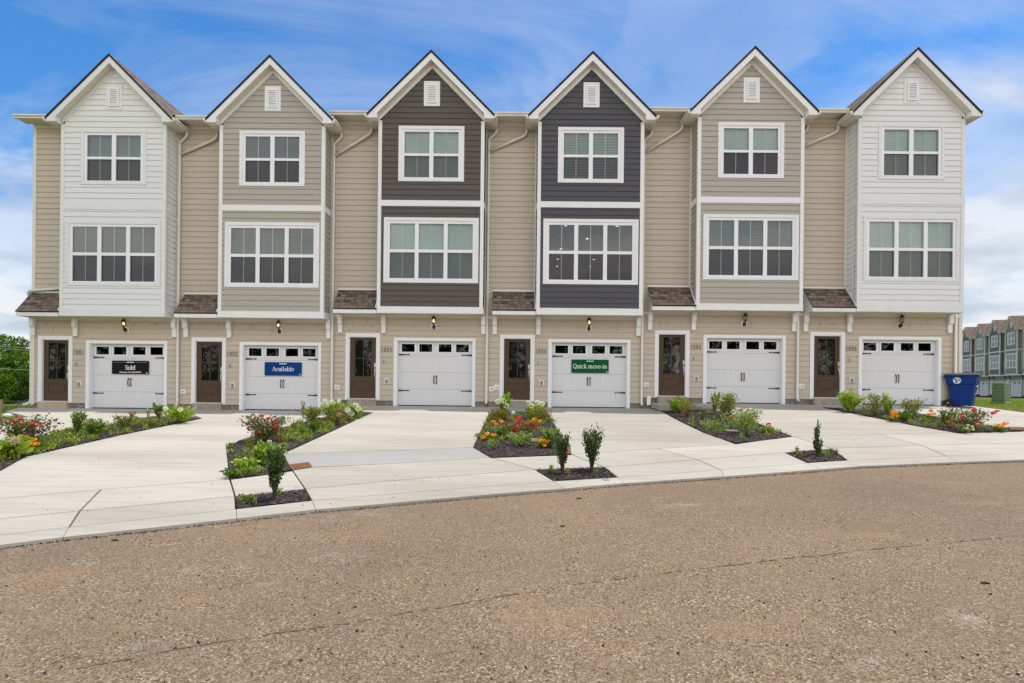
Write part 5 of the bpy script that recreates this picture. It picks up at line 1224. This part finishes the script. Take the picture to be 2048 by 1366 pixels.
slab_thing('drain_cover', 'small rusty drain cover behind the two hollies, at the middle bed corner', 'drain cover', [(1134, 899), (1140, 896), (1143, 909), (1128, 909.5)], F1, RUST, 0.012, 'rusty drain covers', dz=0.012, grate=True)
p, s = root_at('D', 1462, 864)
o = thing('meter_lid', 'round grey meter lid lying in the mulch in front of garage 1005', 'meter lid', tuple(p)); m = MB(); m.lathe([(0.17, -0.02), (0.17, 0.035), (0.155, 0.045), (0.02, 0.05)], 0, 0, 28); m.build('lid', plain('worn_lid', (0.22, 0.21, 0.19), 0.7, var=0.3, scale=8), o)
m = MB(); m.lathe([(0.185, -0.03), (0.185, 0.022), (0.172, 0.024)], 0, 0, 28); m.build('ring', plain('lid_ring', (0.07, 0.065, 0.06), 0.7), o)
def tagsign(label, b, px, py, w, h):
    p, s = root_at(b, px, py + 6); o = thing('plant_tag', label, 'plant tag', tuple(p), 0, 'white plant tags in the beds'); m = MB(); W_, H_ = w * s / 2, h * s
    m.box(-W_, W_, -0.004, 0, 0.05, 0.05 + H_); m.build('card', plain('tag_white', (0.72, 0.72, 0.72), 0.5), o)
    m = MB()
    for k in range(4): m.box(-W_ * 0.7 + k * W_ * 0.4, -W_ * 0.7 + k * W_ * 0.4 + W_ * 0.2, -0.006, -0.0045, 0.05 + H_ * 0.25, 0.05 + H_ * (0.5 + 0.1 * (k % 2)))
    m.build('barcode', GREYP, o); m = MB(); m.box(-0.006, 0.006, 0.0, 0.006, -0.03, 0.06); m.build('stake', BLACK, o)
    m = MB(); m.box(-W_, W_, -0.005, 0, 0.051 + H_, 0.05 + H_ * 1.6); m.build('picture_strip', plain('tag_dark', (0.05, 0.03, 0.03), 0.5), o)
tagsign('white plant tag below the large red rose bush', 'B', 539, 885, 9, 6)
tagsign('white plant tag beside the marigolds in the middle bed', 'C', 1068, 882, 11, 7)
def cap(label, px, py, h=F0, b=None, r=0.06):
    p = root_at(b, px, py)[0] if b else at(px, py, h); o = thing('cleanout_cap', label, 'pipe cap', tuple(p), 0, 'white pipe caps'); m = MB(); m.lathe([(r, -0.02), (r, 0.07), (r * 0.85, 0.085)], 0, 0, 16); m.build('pipe', VINYL, o)
    m = MB(); m.box(-0.02, 0.02, -0.02, 0.02, 0.085, 0.10); m.build('plug', VINYL, o)
cap('white pipe cap near the right tip of the leftmost bed', 332, 831, b='A')
cap('white pipe cap at the back of the middle bed, below door 1004', 1025.5, 828.5, b='C')
o = thing('irrigation_box', 'low white box sitting on the grass triangle at the far left', 'utility box', tuple(at(15, 831.5, F0))); m = MB(); m.box(-0.09, 0.09, -0.07, 0.07, -0.02, 0.05); m.build('box', VINYL, o, bevel=0.01); m = MB(); m.box(-0.05, 0.05, -0.04, 0.04, 0.051, 0.075); m.build('lid', VINYL, o, bevel=0.008)
slab_thing('curb_plate', 'small grey plate set in the curb beside the middle pavement pit', 'plate', [(1204, 957.2), (1214, 956.8), (1221, 961), (1208, 961.8)], FS, plain('plate_grey', (0.22, 0.24, 0.25), 0.6), 0.004, None, 0.002)
WOOD = plain('weathered_wood', (0.33, 0.24, 0.13), 0.9, var=0.3, scale=12)
o = thing('wooden_stake', 'short wooden stake in the lawn at the left edge of the photo', 'stake', tuple(at(2.5, 822, F0))); m = MB(); m.box(-0.035, 0.035, -0.035, 0.035, -0.1, 0.33); m.build('post', WOOD, o, bevel=0.006); m = MB(); m.prism([(-0.045, 0.33), (0.045, 0.33), (0.0, 0.37)], 'y', -0.04, 0.04); m.build('post_cap', WOOD, o)
# twigs and grit
TW = plain('bark_debris', (0.05, 0.033, 0.022), 0.9)
for k, (lab, px, py, L, a) in enumerate([('short dark twig on the road below the leftmost curb joint', 230, 1082, 0.07, 0.0), ('dark twig lying on the road at the right, above the pale stains', 1971, 1168, 0.06, -0.2), ('small dark twig on the road in front of the middle pit', 1158, 998, 0.07, -0.1), ('small dark twig on the road, left of the photo centre', 1125, 1054, 0.05, 0.2)]):
    p = at(px, py, road_z); m = MB(); m.tube([(-L / 2, 0, 0.008), (0, 0.006, 0.010), (L / 2, 0, 0.008)], 0.008, 6, radii=[0.006, 0.009, 0.005]); o = m.build('twig', TW); o.location = p; o.rotation_euler = (0, 0, a); tag(o, lab, 'twig', 'twigs on the road')
cen = []; nor = []
for _ in range(420):
    px, py = rng.uniform(0, 2048), rng.uniform(935, 1366)
    p = at(px, py, road_z)
    if p.y < curbY(p.x) - 0.05: cen.append((p.x, p.y, p.z + 0.006)); nor.append((rng.gauss(0, 1), rng.gauss(0, 1), 0.3))
for _ in range(160):
    px = rng.uniform(60, 2000); py = rng.uniform(870, 1060); p = at(px, py, FS)
    if p.y > curbY(p.x) + 0.1: cen.append((p.x, p.y, F1(p.x, p.y) * 0 + max(FS(p.x, p.y), 0) + 0.008)); nor.append((rng.gauss(0, 1), rng.gauss(0, 1), 0.2))
for _ in range(2600):
    X = rng.uniform(-5.5, 10.5); Y = curbY(X) - abs(rng.gauss(0, 0.035)) - 0.005; cen.append((X, Y, road_z(X, Y) + 0.006)); nor.append((rng.gauss(0, 1), rng.gauss(0, 1), 0.3))
o = leaf_quads('grit', CHIP, cen, nor, 0.022, aspect=0.6, seed=21); stuff(o, 'scattered grit and bark crumbs on the road and pavement', 'debris')

# ------------------------------------------------------------------ wheeled bin
BLUE = plain('blue_bin_plastic', (0.004, 0.032, 0.17), 0.5, var=0.12, scale=4, spec=0.15); BLUED = plain('dark_blue_bin_plastic', (0.004, 0.018, 0.09), 0.45, var=0.1)
LIDM = plain('bin_lid_plastic', (0.02, 0.025, 0.04), 0.45, var=0.15, scale=5)
bp = at(1925, 813.5, F2)
bin_ = thing('wheeled_bin', 'blue wheeled bin with a dark lid standing by the corner of house 1006', 'bin', tuple(bp), math.radians(43))
m = MB()
def frust(mb, w0, d0, w1, d1, z0, z1, yo=0.0, mi=0):
    lo = [(-w0, -d0 + yo, z0), (w0, -d0 + yo, z0), (w0, d0, z0), (-w0, d0, z0)]; hi = [(-w1, -d1 + yo, z1), (w1, -d1 + yo, z1), (w1, d1, z1), (-w1, d1, z1)]
    b = len(mb.v); mb.v += lo + hi
    for q in ((0, 1, 5, 4), (1, 2, 6, 5), (2, 3, 7, 6), (3, 0, 4, 7), (4, 5, 6, 7), (3, 2, 1, 0)): mb.f.append(tuple(b + k for k in q)); mb.m.append(mi)
frust(m, 0.245, 0.27, 0.295, 0.355, 0.03, 0.74); frust(m, 0.318, 0.385, 0.335, 0.41, 0.74, 1.02)
m.build('body', BLUE, bin_, bevel=0.025)
m = MB(); frust(m, 0.345, 0.42, 0.350, 0.425, 0.995, 1.03); m.build('rim', BLUE, bin_, bevel=0.008)
m = MB(); frust(m, 0.385, 0.475, 0.375, 0.46, 1.032, 1.068); frust(m, 0.36, 0.44, 0.27, 0.30, 1.068, 1.125); m.build('lid', LIDM, bin_, bevel=0.012)
m = MB(); m.tube([(-0.24, 0.47, 0.99), (0.24, 0.47, 0.99)], 0.016, 8); m.box(-0.25, -0.22, 0.4, 0.48, 0.965, 1.01).box(0.22, 0.25, 0.4, 0.48, 0.965, 1.01); m.build('handle', BLUED, bin_)
for sx in (-1, 1):
    m = MB(); n = 20; P = [(0.335 + 0.125 * math.cos(2 * PI * k / n), 0.125 + 0.125 * math.sin(2 * PI * k / n)) for k in range(n)]
    x = sx * 0.30; m.prism(P, 'x', min(x - 0.03, x + 0.03), max(x - 0.03, x + 0.03)); w_ = m.build('wheel', plain('tyre_rubber', (0.012, 0.012, 0.012), 0.8), bin_, bevel=0.01)
    m = MB(); P = [(0.335 + 0.03 * math.cos(2 * PI * k / 12), 0.125 + 0.03 * math.sin(2 * PI * k / 12)) for k in range(12)]; xx = x + sx * 0.034; m.prism(P, 'x', min(xx, xx + sx * 0.01), max(xx, xx + sx * 0.01)); m.build('hub', plain('hub_grey', (0.35, 0.35, 0.33), 0.5), w_)
# front face hollows drawn flat, their shade painted in darker blue, grab bar and lettering, on the -Y face
m = MB()
def fy(z): return -(0.27 + (0.355 - 0.27) * (z - 0.03) / 0.71) - 0.004
for (x0, x1, z0, z1) in ((-0.13, 0.14, 0.05, 0.40), (-0.10, 0.12, 0.47, 0.62)):
    m.face([(x0, fy(z0), z0), (x1, fy(z0), z0), (x1 * 0.95, fy(z1), z1), (x0 * 0.95, fy(z1), z1)])
m.build('recess_shade', BLUED, bin_)
m = MB(); m.tube([(-0.12, fy(0.43) - 0.015, 0.43), (0.14, fy(0.43) - 0.015, 0.43)], 0.014, 6); m.build('catch_bar', plain('bar_grey', (0.5, 0.5, 0.52), 0.5), bin_)
text_obj('lettering', 'WASCON', 0.0, fy(0.69) - 0.012, 0.69, 0.04, 0.24, WTXT, bin_, 0.002)
# round white emblem on the -X face
m = MB(); cy_, cz_ = 0.10, 0.87; xo = -0.3305
for k in range(24):
    a0, a1 = 2 * PI * k / 24, 2 * PI * (k + 1) / 24
    m.face([(xo - 0.006, cy_ + 0.105 * math.cos(a0), cz_ + 0.105 * math.sin(a0)), (xo - 0.006, cy_ + 0.105 * math.cos(a1), cz_ + 0.105 * math.sin(a1)), (xo - 0.006, cy_ + 0.088 * math.cos(a1), cz_ + 0.088 * math.sin(a1)), (xo - 0.006, cy_ + 0.088 * math.cos(a0), cz_ + 0.088 * math.sin(a0))])
for P in ([(0.06, 0.03), (0.085, -0.02), (0.045, -0.065), (0.03, -0.02), (0.045, 0.0)], [(0.02, 0.06), (-0.03, 0.07), (-0.02, 0.01), (0.01, 0.0)], [(-0.01, -0.02), (-0.06, -0.01), (-0.075, -0.05), (-0.04, -0.08), (0.0, -0.06)], [(-0.045, 0.06), (-0.08, 0.02), (-0.05, 0.005)]):
    m.face([(xo - 0.007, cy_ + p[0], cz_ + p[1]) for p in P])
m.build('emblem', WTXT, bin_)
# ------------------------------------------------------------------ green utility pedestal
GRN = plain('green_cabinet', (0.115, 0.19, 0.10), 0.5, var=0.08); GRND = plain('green_cabinet_lid', (0.17, 0.26, 0.15), 0.5, var=0.08)
ga, gb = ray(2002, 806); Yg = 24.6; gp = (ga * Yg, Yg, terrain(ga * Yg, Yg))
cab = thing('utility_pedestal', 'ribbed green utility cabinet on the lawn right of the blue bin', 'utility cabinet', gp, math.radians(32))
m = MB(); frust(m, 0.38, 0.27, 0.36, 0.25, 0.0, 0.16); frust(m, 0.345, 0.235, 0.315, 0.215, 0.16, 0.90); m.build('body', GRN, cab, bevel=0.03)
m = MB(); frust(m, 0.335, 0.235, 0.325, 0.225, 0.90, 0.95); m.build('lid', GRND, cab, bevel=0.02)
for z in (0.34, 0.48, 0.62, 0.76):
    m = MB(); t_ = (z - 0.16) / 0.74; y_ = -(0.235 - 0.02 * t_); m.box(-0.20, 0.22, y_ - 0.03, y_ + 0.005, z - 0.018, z + 0.018); x_ = -(0.345 - 0.03 * t_); m.box(x_ - 0.03, x_ + 0.005, -0.15, 0.15, z - 0.018, z + 0.018); m.build('rib', GRND, cab, bevel=0.008)

# ------------------------------------------------------------------ far row of townhouses on the right
FG = 'townhouses in the far row on the right'
fdir = Vector((0.349, 0.937)); OLG = plain('grey_battens', (0.33, 0.31, 0.26), 0.7)
fs = [(0, 'olive', 'olive gabled townhouse of the far row cut by the right edge of the photo'), (1, 'char', None), (2, 'olive', None), (3, 'char', None), (4, 'olive', None)]
labs = ['charcoal townhouse of the far row cut off by the right edge of the photo', 'olive green townhouse of the far row nearest the right edge, above the green cabinet', 'dark grey townhouse of the far row, nearer of the two dark ones', 'olive green townhouse of the far row, the farther of the two green ones', 'dark grey townhouse of the far row nearest the corner of house 1006', 'olive townhouse at the far end of the distant row, mostly hidden behind house 1006']
for k in range(6):
    q = Vector((71.3, 80.0)) + fdir * (k - 1) * 5.241
    col = OLIVE if k in (1, 3, 5) else FCHAR
    house(0, dict(label=labs[k], group=FG, bay=col, wall=(OLIVED if col is OLIVE else FCHAR), ground=OLG, bracket=BLACK, main_slope=0.42, far=True, lit=False, bu=None, bl=None, first=(k == 5), last=(k == 0)), far=True, loc=(q.x, q.y, 0.12), rz=math.radians(-110.4))

# ------------------------------------------------------------------ trees on the left
TL = [leaf_mat('tree_leaves_bright', [(0.014, 0.040, 0.002), (0.045, 0.105, 0.004), (0.13, 0.21, 0.008)], 0.3, 0.95), leaf_mat('tree_leaves_deep', [(0.006, 0.018, 0.002), (0.02, 0.05, 0.004), (0.055, 0.10, 0.008)], 0.22, 0.95)]
BARK = plain('tree_bark', (0.10, 0.075, 0.05), 0.9, var=0.3, scale=6)
def tree(label, X, Y, H, R, mat, n, seed, low=0.08):
    z = terrain(X, Y); o = thing('broadleaf_tree', label, 'tree', (X, Y, z), 0, 'trees beyond the left lawn'); r = np.random.default_rng(seed)
    m = MB(); m.tube([(0, 0, -0.3), (0.1, 0, H * 0.3), (0, 0.1, H * 0.75)], 0.3, 8, radii=[0.3, 0.22, 0.08])
    cl = []
    for k in range(26):
        a = r.uniform(0, 2 * PI); u = r.uniform(low, 0.92); rr = R * math.sin(PI * min(1, (u * 0.85 + 0.15))) ** 0.6 * r.uniform(0.35, 0.95); c = Vector((math.cos(a) * rr, math.sin(a) * rr, H * u)); cl.append((c, R * r.uniform(0.22, 0.40)))
        if k % 3 == 0: m.tube([(0, 0, H * u * 0.5), c], 0.08, 5, radii=[0.12, 0.03])
    m.build('trunk', BARK, o); cen = []; dr = []
    for c, cr in cl:
        q = r.normal(0, 1, (n // 26, 3)); q /= np.linalg.norm(q, axis=1)[:, None]; rad = cr * r.uniform(0.6, 1.1, (n // 26, 1)); q2 = q * rad; q2[:, 2] *= 0.75
        cen.append(q2 + np.array(c)); dr.append(q * 0.7 + np.array([0, 0, 0.25]))
    leaf_quads('crown', mat, np.concatenate(cen), np.concatenate(dr), 0.36, o, 0.7, seed)
tree('tallest broadleaf tree at the left edge of the photo', -86.5, 95, 12.0, 5.2, TL[0], 9000, 1)
tree('bright green tree just right of the leftmost tall tree', -81.5, 92, 9.6, 4.2, TL[0], 8000, 2, 0.05)
tree('deep green round tree partly hidden by the white end house', -79.5, 104, 12.2, 5.2, TL[1], 9000, 3, 0.05)
tree('dark bushy tree in the gap behind the bright green tree', -86.5, 108, 11.0, 5.0, TL[1], 8000, 4, 0.03)
tree('low leafy bush tree at the foot of the trees, right above the parked car', -75.0, 88, 5.2, 4.0, TL[1], 7000, 5, 0.03)
tree('low leafy bush tree at the foot of the trees at the left edge', -81.0, 87, 4.6, 3.6, TL[0], 7000, 6, 0.03)
r = np.random.default_rng(77); cen = []; dr = []
for k in range(46):
    x = -95 + k * 4.3 + r.uniform(-2, 2); y = -52 + r.uniform(-6, 6); H = r.uniform(8, 13.5)
    q = r.normal(0, 1, (520, 3)); q /= np.linalg.norm(q, axis=1)[:, None]; rad = r.uniform(0.75, 1.1, (520, 1))
    p3 = q * rad * np.array([4.2, 3.2, H * 0.5]) + np.array([x, y, H * 0.48]); cen.append(p3); dr.append(q)
o = leaf_quads('wood', TL[1], np.concatenate(cen), np.concatenate(dr), 0.95, aspect=0.8, seed=5); stuff(o, 'unseen wood added behind the camera, mirrored dark in the garage and door glass', 'wood')  # out of view, added to give the glass dark reflections
# power lines
for k, (lab, y0, y1) in enumerate([('upper overhead cable crossing in front of the left trees', 692, 697), ('second overhead cable just below the upper one', 696, 702), ('lowest overhead cable crossing the middle of the left trees', 737, 741)]):
    Yp = 60; a = ray(0, y0); b = ray(66, y1); X0, X1 = a[0] * Yp, b[0] * Yp; Z0, Z1 = EYE + a[1] * Yp, EYE + b[1] * Yp; sl = (Z1 - Z0) / (X1 - X0)
    m = MB(); m.tube([(x, Yp, Z0 + sl * (x - X0) + 0.0008 * (x - X0) ** 2) for x in np.linspace(X0 - 30, X1 + 25, 14)], 0.022, 5); tag(m.build('overhead_cable', plain('cable_grey', (0.35, 0.35, 0.36), 0.6)), lab, 'cable', 'overhead cables at the left')
# distant rail fence
o = thing('rail_fence', 'dark rail fence far behind the left lawn, beside the parked car', 'fence', (-54, 60, terrain(-54, 60))); FM = plain('dark_rail', (0.06, 0.055, 0.05), 0.8)
for z in (1.05, 0.7, 0.35): m = MB(); m.box(-12, 8, -0.03, 0.03, z - 0.07, z + 0.07); m.build('rail', FM, o)
for k in range(9): m = MB(); m.box(-12 + k * 2.5 - 0.06, -12 + k * 2.5 + 0.06, 0.03, 0.13, -0.2, 1.2); m.build('post', FM, o)
# parked car
cz = terrain(-69, 80) + 0.0; car = thing('parked_car', 'dark silver car parked far behind the lawn, partly hidden by the left end house', 'car', (-69.1, 80, cz), 0)
CARP = plain('dark_silver_paint', (0.10, 0.12, 0.15), 0.25, 0.5); CARG = plain('car_glass', (0.02, 0.025, 0.03), 0.05)
m = MB(); m.prism([(-2.3, 0.35), (-2.32, 0.62), (-2.1, 0.82), (-1.2, 0.95), (1.6, 1.0), (2.25, 0.92), (2.3, 0.4)], 'y', -0.88, 0.88); m.build('body', CARP, car, bevel=0.06)
m = MB(); m.prism([(-1.15, 0.96), (-0.35, 1.42), (0.9, 1.45), (1.7, 1.0)], 'y', -0.76, 0.76); m.build('roof', CARP, car, bevel=0.05)
for y in (-0.775, 0.765):
    m = MB(); m.prism([(-0.98, 0.98), (-0.32, 1.36), (0.82, 1.38), (1.45, 1.0)], 'y', y, y + 0.01); m.build('side_window', CARG, car)
m = MB(); m.prism([(-1.20, 0.97), (-0.40, 1.42), (-0.36, 1.40), (-1.12, 0.97)], 'y', -0.68, 0.68); m.build('windscreen', CARG, car)
for x in (-1.45, 1.4):
    for y in (-0.86, 0.70):
        m = MB(); m.prism([(x + 0.33 * math.cos(2 * PI * k / 20), 0.33 + 0.33 * math.sin(2 * PI * k / 20)) for k in range(20)], 'y', y, y + 0.2); w_ = m.build('wheel', MATS['tyre_rubber'], car)
        m = MB(); m.prism([(x + 0.2 * math.cos(2 * PI * k / 14), 0.33 + 0.2 * math.sin(2 * PI * k / 14)) for k in range(14)], 'y', y - 0.01 if y < 0 else y + 0.2, y if y < 0 else y + 0.21); m.build('rim', MATS['hub_grey'], w_)
for y in (-0.6, 0.6): m = MB(); m.box(-2.33, -2.2, y - 0.16, y + 0.16, 0.62, 0.75); m.build('headlight', MATS['unlit_bulb'], car)
